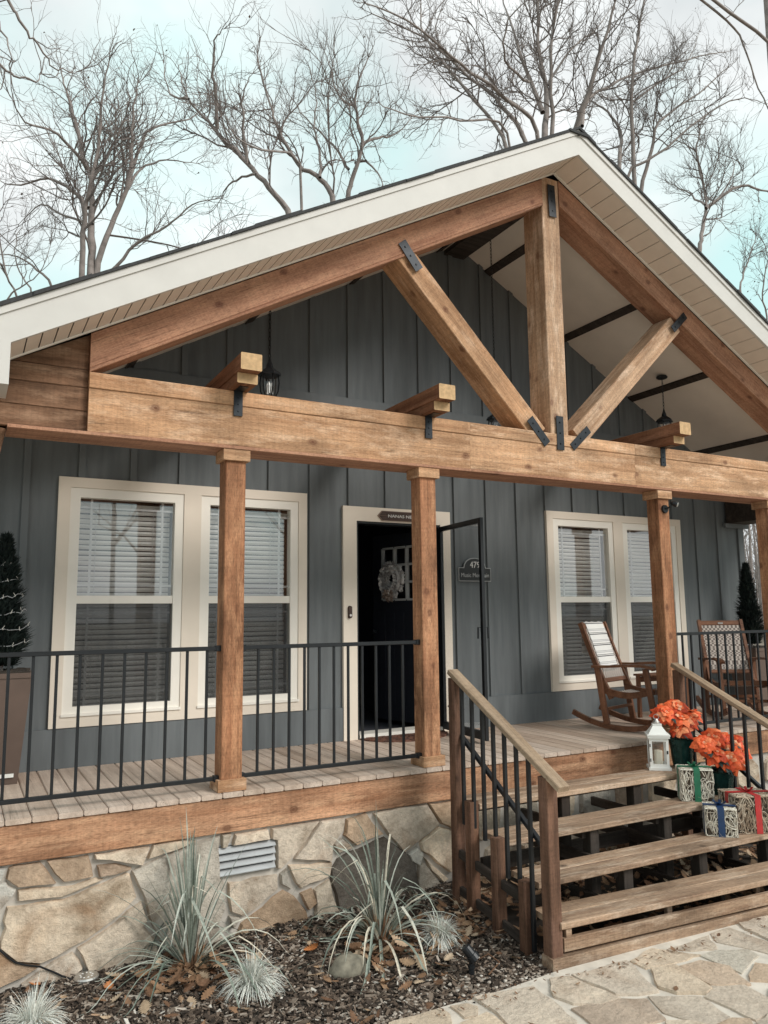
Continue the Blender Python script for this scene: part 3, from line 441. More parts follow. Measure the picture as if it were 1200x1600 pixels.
# more paving beyond the ones traced, to both sides of the walk
rest = MB()
def hexcell(cx, cy, r):
    return [(cx+r*random.uniform(0.72, 1.0)*cos(2*pi*k/6+0.4)*1.1, cy+r*random.uniform(0.72, 1.0)*sin(2*pi*k/6+0.4)*0.95) for k in range(6)]
for i in range(-3, 22):
    for j in range(0, 9):
        cx = i*0.52+(j % 2)*0.26; cy = -1.75-j*0.47
        if 1.7 < cx < 5.6 and cy > -2.9+0.0*(cx): continue
        if cx > 11.6 or cx < -1.2: continue
        rest.prism(rough_outline(hexcell(cx, cy, 0.29), 0.02), lambda a, c, d: (a, c, d), GZ-0.01, -0.938, 0.006, 0.5)
ro = obj('outer_paving', rest, FLAG, patio, kind='stuff'); ro.color = (0.70, 0.58, 0.46, 1)

# ------------------------------------------------------------------ stone foundation under the porch
found = thing('stone_foundation', (4.0, 0.06, -1.0), 'rough fieldstone foundation wall under the porch deck with a louvred vent', 'stone wall')
m = MB(); m.box(-0.75, 8.9, 0.05, 0.22, -1.03, -0.25); obj('mortar_backing', m, MORTAR, found)
for pts, t in WALL_STONES:
    poly_stone('stone', grow_out(pts, 0.006), t, lambda a, c, d: (a, d, c), 0.052, 0.010+random.uniform(-0.008, 0.008), 0.010, STONE, found, 0.016)
random.seed(77)
for i in range(0, 14):                          # stones in the shade behind the steps and on to the right
    for j in range(2):
        cx = 3.38+i*0.4+(j % 2)*0.17; cz = -0.43-j*0.34; r = 0.2
        pts = [(cx+r*random.uniform(0.75, 1.08)*cos(2*pi*k/6+0.5)*1.02, max(-0.98, min(-0.262, cz+r*random.uniform(0.75, 1.05)*sin(2*pi*k/6+0.5)*0.95))) for k in range(6)]
        poly_stone('stone', pts, random.choice([0, 0, 1, 4]), lambda a, c, d: (a, d, c), 0.052, 0.012, 0.011, STONE, found, 0.016)
for cx, cz, r in ((-0.22, -0.36, 0.15), (-0.25, -0.66, 0.17), (-0.55, -0.40, 0.16), (-0.56, -0.72, 0.16), (-0.2, -0.9, 0.1)):
    pts = [(max(-0.74, min(-0.055, cx+r*random.uniform(0.85, 1.1)*cos(2*pi*k/7+0.5))), max(-0.99, min(-0.262, cz+r*random.uniform(0.85, 1.05)*sin(2*pi*k/7+0.5)))) for k in range(7)]
    poly_stone('stone', pts, random.choice([0, 0, 1, 4]), lambda a, c, d: (a, d, c), 0.052, 0.012, 0.011, STONE, found, 0.016)
v = MB(); fr = [(1.271, 1.663, -0.339, -0.53)]
v.box(1.268, 1.668, 0.045, 0.051, -0.535, -0.335); ventp = obj('vent', v, VENTM, found)
v = MB(); v.box(1.278, 1.658, 0.040, 0.0448, -0.525, -0.345); obj('vent_opening', v, BLACK, ventp)
for k in range(4):
    v = MB(); z = -0.362-k*0.047
    v.add([(1.272, 0.044, z+0.016), (1.664, 0.044, z+0.016), (1.664, 0.012, z-0.016), (1.272, 0.012, z-0.016), (1.272, 0.044, z+0.011), (1.664, 0.044, z+0.011), (1.664, 0.012, z-0.021), (1.272, 0.012, z-0.021)],
          [(0, 3, 2, 1), (4, 5, 6, 7), (0, 1, 5, 4), (1, 2, 6, 5), (2, 3, 7, 6), (3, 0, 4, 7)])
    o = obj('louvre', v, VENTM, ventp)
# ------------------------------------------------------------------ the house
house = thing('house', (4.3, D, 0), 'dark grey board and batten house with cream trimmed windows and a gabled front', 'house')
def part(name, mb, mat, parent=None, **k): return obj(name, mb, mat, parent or house, **k)
W1 = (0.352, 2.508); OFF = 5.045
OPEN = [(0.455, 1.35, 0.405, 2.195), (1.525, 2.415, 0.405, 2.195), (0.455+OFF, 1.35+OFF, 0.405, 2.195), (1.525+OFF, 2.415+OFF, 0.405, 2.195), (2.985, 4.02, -0.3, 2.10)]
BX = [0.115+0.408*k for k in range(-1, 22)]
edges = [XL]+[x for x in BX if XL < x < XRT]+[XRT]
def wall_cells(x0, x1, z0, ztop, openings):
    xs = sorted(set([x0, x1]+[x for o in openings for x in o[:2] if x0 < x < x1])); out = []
    for a, c in zip(xs, xs[1:]):
        mid = (a+c)/2; segs = [(z0, None)]; cuts = sorted([(o[2], o[3]) for o in openings if o[0] < mid < o[1]])
        z = z0
        for lo, hi in cuts:
            if lo > z: out.append((a, c, z, lo, False))
            z = hi
        out.append((a, c, z, 0, True))
    return out
for x0, x1 in zip(edges, edges[1:]):
    m = MB(); low = MB(); cells = wall_cells(x0+0.0008, x1-0.0008, -0.3, 0, OPEN); full = any(q[4] and q[2] < 0 for q in cells)
    for a, c, z0, z1, top in cells:
        ys = (D+0.012, D+0.034)
        if not top: (m if full else low).box(a, c, *ys, z0, z1, 0.5)
        else:
            pts = [(a, z0), (c, z0), (c, zc(c)+0.05)]+([(XR, zc(XR)+0.05)] if a < XR < c else [])+[(a, zc(a)+0.05)]
            m.prism(pts, lambda p, q, d: (p, d, q), ys[1], ys[0], 0, 0.5)
    part('siding_board', m, SIDING)
    if low.v: part('siding_board', low, SIDING)
TR = [(0.352, 2.508, 0.305, 2.287), (0.352+OFF, 2.508+OFF, 0.305, 2.287), (2.881, 4.106, -1, 2.196)]
for x in BX:
    if not XL < x < XRT: continue
    for z0, z1 in ((0.302, 3.10), (3.272, zc(x)+0.03)):
        cuts = [t for t in TR if t[0]-0.012 < x < t[1]+0.012 and z0 < 3]
        z = z0; runs = []
        for t in sorted(cuts, key=lambda t: t[2]):
            if t[2] > z: runs.append((z, t[2]))
            z = max(z, t[3])
        if z < z1: runs.append((z, z1))
        for lo, hi in runs:
            m = MB(); m.box(x-0.026, x+0.026, D-0.010, D+0.0115, lo, hi, 0.5); part('batten', m, BATTEN)
m = MB(); m.box(XL, XRT, D-0.012, D+0.0115, 3.10, 3.27); part('band_board', m, BATTEN)
for a, c in ((XL, 2.879), (4.108, XRT)):
    m = MB(); m.box(a, c, D-0.012, D+0.0115, 0.0, 0.30); part('skirt_board', m, SIDING)
m = MB()
for x in (XL+0.0, XRT-0.10): m.box(x, x+0.10, D-0.014, D-0.0105, 0.302, zc(x)+0.03)
part('corner_board', m, BATTEN)
m = MB(); m.box(XL-0.001, XL+0.02, D+0.035, 9.4, -0.9, zc(XL)); m.box(XRT-0.02, XRT, D+0.035, 9.4, -0.9, zc(XRT))
m.prism([(XL, -0.9), (XRT, -0.9), (XRT, zc(XRT)), (XR, zc(XR)), (XL, zc(XL))], lambda p, q, d: (p, d, q), 9.42, 9.40); part('outer_wall', m, SIDING)  # unseen side and back walls, added to stop light entering the house
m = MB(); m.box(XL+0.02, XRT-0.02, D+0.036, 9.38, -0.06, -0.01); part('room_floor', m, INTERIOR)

def window(dx):
    """paired sash window: casing, two vinyl frames, glass, grilles, closed blinds, insect screens"""
    a, c = 0.352+dx, 2.508+dx; y0, y1 = D-0.022, D+0.0115
    m = MB()
    m.box(a, c, y0, y1, 2.205, 2.287); m.box(a, c, y0, y1, 0.305, 0.395)
    m.box(a, a+0.091, y0, y1, 0.3951, 2.2049); m.box(c-0.083, c, y0, y1, 0.3951, 2.2049); m.box(1.361+dx, 1.511+dx, y0, y1, 0.3951, 2.2049)
    w = part('window', m, TRIM)
    for f0, f1, g0, g1 in ((0.443, 1.361, 0.521, 1.285), (1.511, 2.425, 1.592, 2.347)):
        f0 += dx; f1 += dx; g0 += dx; g1 += dx
        m = MB(); ya, yb = D-0.012, D+0.075
        m.box(f0+0.001, f1-0.001, ya, yb, 2.127, 2.2045); m.box(f0+0.001, f1-0.001, ya, yb, 0.3955, 0.461); m.box(f0+0.001, g0, ya, yb, 0.4611, 2.1269); m.box(g1, f1-0.001, ya, yb, 0.4611, 2.1269)
        m.box(g0+0.0005, g1-0.0005, D-0.002, yb, 1.267, 1.331)
        fr = obj('window_frame', m, SASH, w)
        m = MB(); m.box(f0-0.006, f1+0.006, D-0.034, D-0.0125, 0.388, 0.409); obj('sill', m, SASH, w)
        m = MB(); m.box(g0, g1, D+0.026, D+0.030, 1.331, 2.127); obj('upper_pane', m, PANE, w)
        m = MB(); m.box(g0, g1, D+0.044, D+0.048, 0.461, 1.267); obj('lower_pane', m, PANE, w)
        m = MB(); m.add([(g0, D+0.012, 0.461), (g1, D+0.012, 0.461), (g1, D+0.012, 1.267), (g0, D+0.012, 1.267)], [(0, 1, 2, 3)]); obj('insect_screen', m, SCREEN, w)
        for z0, z1, yy in ((1.331, 2.127, 0.034), (0.461, 1.267, 0.052)):
            m = MB(); t = 0.009
            for x in (g0+0.095, g1-0.095): m.box(x-t, x+t, D+yy, D+yy+0.008, z0, z1)
            for z in (z0+0.085, z1-0.075):
                m.box(g0, g0+0.085, D+yy, D+yy+0.008, z-t, z+t); m.box(g0+0.105, g1-0.105, D+yy, D+yy+0.008, z-t, z+t); m.box(g1-0.085, g1, D+yy, D+yy+0.008, z-t, z+t)
            obj('grille', m, GREYMUN, w)
        m = MB(); k = 0; z = 2.075
        m.box(g0-0.02, g1+0.02, D+0.092, D+0.128, 2.062, 2.10)
        while z > 0.50:
            z -= 0.0432; dz = 0.0174+random.uniform(-0.0015, 0.0015); dy = 0.009
            x0, x1 = g0-0.02, g1-0.018; tl = random.gauss(0, 0.0022); sg_ = random.gauss(0, 0.0012)
            xm = (x0+x1)/2; vs_ = []
            for x_, zz in ((x0, z-tl), (xm, z-0.0016+sg_), (x1, z+tl)): vs_ += [(x_, D+0.100+dy, zz-dz), (x_, D+0.099, zz), (x_, D+0.100+dy*0.9, zz+dz)]
            m.add(vs_, [(0, 3, 4, 1), (1, 4, 5, 2), (3, 6, 7, 4), (4, 7, 8, 5)])
        m.box(g0-0.02, g1-0.018, D+0.095, D+0.115, 0.475, 0.497)
        obj('blind_slats', m, BLIND, w, kind='stuff')
        m = MB()
        for x in (g0+0.14, g1-0.16): m.tube([(x, D+0.090, 2.08), (x, D+0.090, 0.49)], 0.0022, 4)
        obj('blind_cord', m, GREYMUN, w)
    return w
window(0.0); window(OFF)

# front doorway
y0, y1 = D-0.022, D+0.0115
m = MB(); m.box(2.881, 4.106, y0, y1, 2.056, 2.196); m.box(2.881, 3.026, y0, y1, 0.0, 2.0559); m.box(3.984, 4.106, y0, y1, 0.0, 2.0559); dtrim = part('door_casing', m, TRIM)
m = MB(); m.box(3.0265, 3.045, D-0.012, D+0.14, 0.0, 2.055); m.box(3.965, 3.9835, D-0.012, D+0.14, 0.0, 2.055); m.box(3.045, 3.965, D-0.012, D+0.14, 2.035, 2.055); obj('door_jamb', m, BLACK, dtrim)
m = MB(); m.box(3.0455, 3.9645, D-0.03, D+0.16, 0.001, 0.045); obj('threshold', m, SASH, dtrim)
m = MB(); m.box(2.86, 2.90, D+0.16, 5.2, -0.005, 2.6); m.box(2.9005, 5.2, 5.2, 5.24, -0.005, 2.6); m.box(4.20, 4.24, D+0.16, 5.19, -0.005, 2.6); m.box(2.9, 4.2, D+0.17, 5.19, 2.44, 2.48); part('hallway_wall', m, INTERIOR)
# the dark inner door, swung in, hinged on the right: local frame with X along the leaf from the hinge
lf = thing('front_door', (3.955, 1.62, 0.02), 'x', 'x'); del lf['label'], lf['category']
hx = Vector((3.77-3.955, 2.45-1.62, 0)).normalized()
lf.parent = house; lf.location = Vector((3.955, 1.62, 0.02))-wloc(house); lf.rotation_euler = (0, 0, atan2(hx.y, hx.x)); LOC[lf.name] = Vector((0, 0, 0))
m = MB(); Z0, Z1 = 1.29, 1.85
m.box(0.005, 0.90, -0.02, 0.02, 0.02, Z0); m.box(0.005, 0.90, -0.02, 0.02, Z1, 2.0); m.box(0.005, 0.16, -0.02, 0.02, Z0+0.0005, Z1-0.0005); m.box(0.74, 0.90, -0.02, 0.02, Z0+0.0005, Z1-0.0005)
obj('door_leaf', m, DOORC, lf, local=True)
m = MB()
for k in range(5): x = 0.10+k*0.15; m.box(x, x+0.10, 0.0205, 0.026, 0.2, 1.15)
obj('door_panel', m, DOORC, lf, local=True)
m = MB(); t = 0.011
for x in (0.16, 0.353, 0.546, 0.74): m.box(x-t, x+t, -0.012, 0.027, Z0, Z1)
for z in (Z0, Z0+0.187, Z0+0.374, Z1): 
    for xa, xb in ((0.1711, 0.3419), (0.3641, 0.5349), (0.5571, 0.7289)): m.box(xa, xb, -0.012, 0.026, z-t, z+t)
obj('glazing_bar', m, GREYMUN, lf, local=True)
m = MB(); m.box(0.16, 0.74, -0.003, 0.003, Z0, Z1); obj('pane', m, CLEAR, lf, local=True)
m = MB(); m.tube([(0.84, 0.02, 0.95), (0.84, 0.07, 0.95)], 0.014, 8); m.tube([(0.84, 0.07, 0.95), (0.84, 0.09, 0.95)], [0.026, 0.022], 10); obj('handle', m, PLATE, lf, local=True)
# black storm door, swung out
sdr = bpy.data.objects.new('storm_door', None); link(sdr, house); hv = Vector((3.885-3.978, 0.62-1.468, 0)); Ls = hv.length; hv.normalize()
sdr.location = Vector((3.978, 1.468, 0.028))-wloc(house); sdr.rotation_euler = (0, 0, atan2(hv.y, hv.x)); LOC[sdr.name] = Vector((0, 0, 0))
m = MB(); f = 0.035; H = 2.005
m.box(0, f, -0.015, 0.015, 0, H); m.box(Ls-f-0.01, Ls, -0.015, 0.015, 0, H); m.box(f, Ls-f-0.01, -0.0149, 0.0149, H-f-0.012, H); m.box(f, Ls-f-0.01, -0.0149, 0.0149, 0, 0.075)
obj('door_frame', m, BLACK, sdr, local=True)
m = MB(); m.box(f, Ls-f-0.01, -0.003, 0.003, 0.075, H-f-0.012); obj('pane', m, CLEAR, sdr, local=True)
m = MB()
for s in (-1, 1):
    m.tube([(Ls-0.028, s*0.015, 1.0), (Ls-0.028, s*0.05, 1.0), (Ls-0.028, s*0.052, 0.90)], 0.008, 6); m.box(Ls-0.038, Ls-0.018, min(s*0.0151, s*0.02), max(s*0.0151, s*0.02), 0.96, 1.05)
obj('handle', m, BLACK, sdr, local=True)
m = MB(); m.tube([(0.05, 0.03, 0.22), (0.35, 0.035, 0.22)], 0.012, 6); obj('door_closer', m, BLACK, sdr, local=True)

# ------------------------------------------------------------------ roof
m = MB(); XE0, XE1 = -0.52, 9.286
def slab(x0, x1, ya, yb, lo, hi): return [(x0, ya, lo(x0)), (x1, ya, lo(x1)), (x1, yb, lo(x1)), (x0, yb, lo(x0)), (x0, ya, hi(x0)), (x1, ya, hi(x1)), (x1, yb, hi(x1)), (x0, yb, hi(x0))]
BOXF = [(0, 3, 2, 1), (4, 5, 6, 7), (0, 1, 5, 4), (1, 2, 6, 5), (2, 3, 7, 6), (3, 0, 4, 7)]
for x0, x1 in ((XE0, XR), (XR, XE1)): m.add(slab(x0, x1, -0.30, 9.6, lambda x: zs(x)+0.10, lambda x: zs(x)+0.238), BOXF, 0.5)
roof = part('roof', m, SHINGLE)
for x0, x1 in ((XE0, XR), (XR, XE1)):
    m = MB(); m.add(slab(x0, x1, -0.329, -0.301, lambda x: zs(x)-0.004, lambda x: zs(x)+0.186), BOXF, 0.5); obj('rake_fascia', m, FASCIA, roof)
    m = MB(); m.add(slab(x0, x1, -0.342, -0.301, lambda x: zs(x)+0.1865, lambda x: zs(x)+0.232), BOXF, 0.5); obj('drip_trim', m, FASCIA, roof)
m = MB(); random.seed(5)
for x0, x1, dx in ((XE0-0.02, XR, 0.30), (XR, XE1+0.02, 0.30)):
    x = x0
    while x < x1-1e-3:
        xe = min(x1, x+dx*random.uniform(0.4, 1.1)); h = random.uniform(0.0, 0.012); yo = -0.352-random.uniform(0, 0.012)
        m.add(slab(x, xe, yo, 0.4, lambda q: zs(q)+0.2325, lambda q: zs(q)+0.250+h), BOXF, random.random()); x = xe
m.add(slab(XR-0.12, XR+0.12, -0.36, 9.6, lambda q: zs(q)+0.245, lambda q: zs(q)+0.268), BOXF, 0.5)
obj('shingle_edge', m, SHINGLE, roof, kind='stuff')
m = MB(); m.box(XE0, -0.118, -0.332, 0.0, 2.49, 2.752); obj('eave_return', m, FASCIA, roof)
m = MB(); m.box(XE1-0.40, XE1, -0.332, 0.0, 2.49, 2.752); obj('eave_return', m, FASCIA, roof)
x = -0.117; n = 0
while x < XR-0.01:
    xe = min(XR, x+0.0845); m = MB(); m.add(slab(x+0.004, xe-0.004, -0.300, 0.012, lambda q: zs(q), lambda q: zs(q)+0.008), BOXF, 0.5); obj('soffit_panel', m, SOFFIT, roof); x = xe
x = XR
while x < XE1-0.42:
    xe = x+0.147; m = MB(); m.add(slab(x+0.004, xe-0.004, -0.300, 0.012, lambda q: zs(q), lambda q: zs(q)+0.008), BOXF, 0.5); obj('soffit_panel', m, SOFFIT, roof); x = xe
m = MB()
for x0, x1 in ((-0.117, XR), (XR, XE1-0.4)):
    m.add(slab(x0, x1, -0.300, 0.02, lambda q: zs(q)+0.0085, lambda q: zs(q)+0.02), BOXF, 0.5)
obj('soffit_backing', m, BLACK, roof)
for x0, x1 in ((-0.117, XR), (XR, XE1-0.4)):
    m = MB(); m.add(slab(x0, x1, -0.002, 0.016, lambda q: zs(q)-0.012, lambda q: zs(q)-0.0005), BOXF, 0.5); obj('soffit_trim', m, SASH, roof)
# porch ceiling
CX = [XL-0.2, 0.87, 1.93, 3.0, 4.066, XR, 4.70, 5.77, 6.83, 7.90, XE1-0.35]
for x0, x1 in zip(CX, CX[1:]):
    m = MB(); m.add(slab(x0+0.001, x1-0.001, 0.29, D+0.011, lambda q: zc(q), lambda q: zc(q)+0.015), BOXF, 0.5); obj('ceiling_panel', m, CEIL, roof)
for x in CX[1:-1]:
    if x == XR: continue
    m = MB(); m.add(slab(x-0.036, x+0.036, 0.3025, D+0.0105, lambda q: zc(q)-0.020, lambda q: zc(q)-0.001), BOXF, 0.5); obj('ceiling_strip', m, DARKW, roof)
m = MB(); m.box(4.13, XR-0.001, 0.3025, D+0.0105, 5.03, 5.235); obj('ridge_board', m, DARKW, roof)
m = MB(); m.box(8.42, 8.80, 0.30, D-0.025, 2.28, 2.62); obj('side_header', m, DARKW, roof)
m = MB(); m.box(8.36, 8.82, D-0.06, D-0.0255, 2.225, 2.279); obj('header_trim', m, BATTEN, roof)

# ------------------------------------------------------------------ heavy timber front of the porch
truss = thing('porch_truss', (XR, 0.15, 2.3), 'big cedar gable truss with black strap plates across the front of the porch', 'timber truss')
YF, YB = 0.02, 0.30; YM = (YF+YB)/2
TD = 0.24
def gable_plate(name, x0, x1, top, dep, ya, yb, mat):
    a = Vector((x0, (ya+yb)/2, top(x0)-dep/2)); c = Vector((x1, (ya+yb)/2, top(x1)-dep/2))
    return timber(name, a, c, yb-ya, dep*cos(math.atan(SL)), mat, truss, ch=0.005)
# rafters, cut plumb at the ends
for x0, x1 in ((0.363, 4.243), (4.447, 8.403)):
    m = MB(); L_ = sqrt((x1-x0)**2*(1+SL*SL)); ct = math.atan(SL)*(1 if x0 < 4 else -1)
    o = timber('rafter', (x0, YM, zs(x0)-0.014-TD/2), (x1, YM, zs(x1)-0.014-TD/2), YB-YF, TD*cos(math.atan(SL)), CEDAR_RED, truss, ch=0.006, shear=SL if x0 < 4 else -SL)
    m = timber('rafter_trim', (x0, YF+0.02, zs(x0)-0.014-TD-0.012), (x1, YF+0.02, zs(x1)-0.014-TD-0.012), 0.05, 0.022, CEDAR_RED, truss, ch=0.003, shear=SL if x0 < 4 else -SL)
timber('king_post', (4.340, YM, 2.737), (4.340, YM, zs(XR)-0.06), 0.27, 0.206, CEDAR_PALE, truss, upv=(1, 0, 0), ch=0.006)
o = timber('brace', (4.118, YM, 2.715), (2.735, YM, 4.125), 0.245, 0.188, CEDAR, truss, upv=(0.7, 0, 0.7), ch=0.006)
o = timber('brace', (4.575, YM, 2.735), (5.955, YM, 4.055), 0.245, 0.185, CEDAR_PALE, truss, upv=(-0.7, 0, 0.7), ch=0.006)
XJ = [0.362, 3.352, 5.253, 8.40]
for a, c in zip(XJ, XJ[1:]):
    timber('beam_board', (a+0.001, YF+0.03, 2.4845), (c-0.001, YF+0.03, 2.4845), 0.06, 0.289, CEDAR, truss, ch=0.003)
    timber('cap_board', (a+0.001, YM-0.004, 2.6825), (c-0.001, YM-0.004, 2.6825), 0.288, 0.105, CEDAR, truss, ch=0.004)
for a, c in ((-0.10, 3.352), (3.352, 5.253), (5.253, 8.40)):
    timber('bottom_board', (a+0.001, YM-0.006, 2.3275), (c-0.001, YM-0.006, 2.3275), 0.292, 0.023, CEDAR_RED, truss, ch=0.003)
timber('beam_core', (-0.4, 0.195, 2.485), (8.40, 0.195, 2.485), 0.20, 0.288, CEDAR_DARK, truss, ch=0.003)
# left end of the beam: three older boards set back from the face
for z0, z1 in ((2.64, 2.76), (2.485, 2.638), (2.341, 2.483)):
    timber('end_board', (-0.55, 0.082, (z0+z1)/2), (0.360, 0.082, (z0+z1)/2), 0.025, z1-z0, CEDAR_DARK, truss, ch=0.004)
m = MB(); m.prism([(-0.09, 2.762), (0.360, 2.762), (0.360, zs(0.360)-0.013)], lambda p, q, d: (p, d, q), 0.095, 0.07); obj('end_board', m, CEDAR_DARK, truss)
timber('side_brace', (-0.17, 0.16, 2.335), (-0.24, 0.16, 1.95), 0.14, 0.14, CEDAR_DARK, truss, upv=(1, 0, 0), ch=0.006)
def strap(x, z, ang, Ln, wd, holes=3):
    """flat black plate with bolt heads on the face of the truss"""
    c, s = cos(ang), sin(ang); y = YF-0.0135
    def P(u, v_, dy): return (x+u*c-v_*s, y+dy, z+u*s+v_*c)
    m = MB(); m.prism([(-Ln/2, -wd/2), (Ln/2, -wd/2), (Ln/2, wd/2), (-Ln/2, wd/2)], lambda u, v_, d: P(u, v_, d), 0.005, 0.0, 0.001, 0.5)
    o = obj('strap_plate', m, PLATE, truss)
    for k in range(holes):
        u = -Ln/2+Ln*(k+0.6)/(holes+0.2); m = MB()
        m.prism([(u+0.009*cos(2*pi*j/6), 0.009*sin(2*pi*j/6)) for j in range(6)], lambda a, q, d: P(a, q, d), -0.0002, -0.007, 0.002, 0.5); obj('bolt', m, PLATE, o)
strap(4.347, 4.962, radians(92), 0.315, 0.085); strap(2.80, 4.075, radians(-52), 0.265, 0.085)
strap(4.083, 2.735, radians(-48), 0.285, 0.082); strap(4.330, 2.745, radians(90), 0.31, 0.082); strap(4.570, 2.722, radians(42), 0.285, 0.075); strap(5.980, 4.073, radians(43), 0.275, 0.075)
for x, lab in ((1.356, 'notched cedar beam end over the left post, beside the lantern'), (2.944, 'notched cedar beam end over the post in front of the front door'), (5.63, 'notched cedar beam end over the post beside the rocking chair')):
    t = thing('cross_beam', (x, 0.6, 2.74), lab, 'beam', 'cedar cross beams resting on the porch beam')
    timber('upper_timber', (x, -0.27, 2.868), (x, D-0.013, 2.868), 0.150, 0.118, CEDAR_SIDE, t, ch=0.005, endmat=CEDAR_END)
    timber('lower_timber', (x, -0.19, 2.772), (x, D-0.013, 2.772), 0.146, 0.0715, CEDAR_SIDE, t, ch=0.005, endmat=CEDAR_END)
    m = MB(); m.box(x-0.032, x+0.032, 0.006, 0.0185, 2.555, 2.7315); m.box(x-0.032, x+0.032, -0.12, 0.0185, 2.7318, 2.7358); o = obj('strap_plate', m, PLATE, t)
    for z in (2.59, 2.64, 2.69):
        m = MB(); m.prism([(x+0.007*cos(2*pi*j/6), z+0.007*sin(2*pi*j/6)) for j in range(6)], lambda a, q, d: (a, d, q), 0.0058, 0.001, 0.002); obj('bolt', m, PLATE, o)
# posts
YP = 0.0156+0.097
for x, lab in ((1.356, 'square cedar porch post in front of the wide left window'), (2.944, 'square cedar porch post in front of the open front door'), (5.63, 'square cedar porch post beside the rocking chair at the right of the steps'), (7.281, 'square cedar porch post at the far right end of the visible railing')):
    t = thing('porch_post', (x, YP, 0), lab, 'post', 'cedar porch posts under the front beam')
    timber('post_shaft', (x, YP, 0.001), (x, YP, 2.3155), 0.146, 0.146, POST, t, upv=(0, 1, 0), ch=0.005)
    for nm, z0, z1, wd in (('base_trim', 0.0012, 0.077, 0.194), ('cap_trim', 2.236, 2.3155, 0.193)):
        hh = wd/2; k = (wd-0.1465)/2
        for (ax, ay), (bx, by) in (((x-hh, YP-hh+k/2), (x+hh, YP-hh+k/2)), ((x-hh, YP+hh-k/2), (x+hh, YP+hh-k/2))):
            timber(nm, (ax, ay, (z0+z1)/2), (bx, by, (z0+z1)/2), k, z1-z0, CEDAR, t, ch=0.002)
        for xx in (x-hh+k/2, x+hh-k/2):
            timber(nm, (xx, YP-hh+k+0.0005, (z0+z1)/2), (xx, YP+hh-k-0.0005, (z0+z1)/2), k, z1-z0, CEDAR, t, ch=0.002)

# ------------------------------------------------------------------ deck
deck = thing('porch_deck', (4.2, 0.7, 0), 'porch floor of pale composite boards edged with a thick cedar fascia', 'porch deck')
k = -5
while k*0.143 < 8.9:
    xm = k*0.143+0.0715
    timber('deck_board', (xm, 0.0, -0.0165), (xm, D-0.0125, -0.0165), 0.1385, 0.032, DECK, deck, ch=0.006); k += 1
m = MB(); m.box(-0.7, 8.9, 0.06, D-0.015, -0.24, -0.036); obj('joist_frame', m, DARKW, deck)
for a, c in ((-0.70, 3.55), (3.552, 8.9)): timber('fascia_board', (a, 0.033, -0.146), (c, 0.033, -0.146), 0.04, 0.218, CEDAR_ROUGH, deck, ch=0.004)
# ------------------------------------------------------------------ porch railings
RG = 'black porch railing sections'
def railing(x0, x1, xb, label, ends):
    t = thing('porch_railing', ((x0+x1)/2, 0.1, 0.06), label, 'railing', RG)
    timber('top_rail', (x0, 0.1, 0.937), (x1, 0.1, 0.937), 0.036, 0.028, BLACK, t, ch=0.003)
    timber('bottom_rail', (x0, 0.1, 0.080), (x1, 0.1, 0.080), 0.030, 0.026, BLACK, t, ch=0.003)
    for x in xb: timber('baluster', (x, 0.1, 0.0935), (x, 0.1, 0.9225), 0.0175, 0.0175, BLACK, t, upv=(0, 1, 0), ch=0.002)
    for x in ends:
        for z in (0.937, 0.080): timber('mount_bracket', (x-0.016, 0.1, z), (x+0.016, 0.1, z), 0.046, 0.040, BLACK, t, ch=0.003)
railing(-0.66, 1.2825, [-0.017+0.1345*k for k in range(-4, 10)], 'black metal railing section in front of the wide window, left of the first post', (1.266,))
railing(1.4295, 2.8705, [1.556+0.1166*k for k in range(11)], 'black metal railing section between the two left posts, before the front door', (1.446, 2.854))
railing(5.7035, 7.2075, [5.847+0.1243*k for k in range(11)], 'black metal railing section at the right with a rocking chair behind it', (5.72, 7.191))

# ------------------------------------------------------------------ front steps
steps = thing('front_steps', (4.2, -0.7, GZ), 'weathered open riser wooden steps leading up to the porch deck', 'steps')
XS0, XS1 = 2.985, 5.46
for zt, yl, sl, nm in ((-0.175, -0.505, -0.004, 't'), (-0.35, -0.80, -0.010, 't'), (-0.525, -1.12, -0.020, 't'), (-0.70, -1.322, -0.075, 't')):
    for k in range(2):
        c0 = yl+0.070+k*0.1445
        timber('tread_board', (XS0, c0, zt-0.019), (XS1, c0+sl*(XS1-XS0), zt-0.019+random.uniform(-0.002, 0.001)), 0.140, 0.038, TREAD, steps, ch=0.005)
def skewed(nm, z0, z1, y, x0, x1, sl, mat, th=0.036): timber(nm, (x0, y+th/2, (z0+z1)/2), (x1, y+th/2+sl*(x1-x0), (z0+z1)/2), th, z1-z0, mat, steps, ch=0.004)
skewed('riser_board', -0.872, -0.795, -1.310, XS0+0.022, XS1, -0.075, TREAD)
skewed('base_board', -0.957, -0.890, -1.322, 2.905, XS1, -0.062, TREAD, 0.11)
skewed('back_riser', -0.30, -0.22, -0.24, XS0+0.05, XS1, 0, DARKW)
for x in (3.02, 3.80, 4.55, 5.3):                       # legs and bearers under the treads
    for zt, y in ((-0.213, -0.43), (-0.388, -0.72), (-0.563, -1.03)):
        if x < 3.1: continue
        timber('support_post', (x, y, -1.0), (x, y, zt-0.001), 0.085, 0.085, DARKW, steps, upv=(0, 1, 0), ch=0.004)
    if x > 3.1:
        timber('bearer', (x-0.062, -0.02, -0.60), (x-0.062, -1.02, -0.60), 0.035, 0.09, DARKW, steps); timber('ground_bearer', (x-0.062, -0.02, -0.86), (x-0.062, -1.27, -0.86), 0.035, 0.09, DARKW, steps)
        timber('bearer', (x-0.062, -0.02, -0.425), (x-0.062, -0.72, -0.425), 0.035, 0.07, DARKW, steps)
timber('cross_bearer', (3.06, -0.40, -0.62), (5.3, -0.40, -0.62), 0.035, 0.10, DARKW, steps)
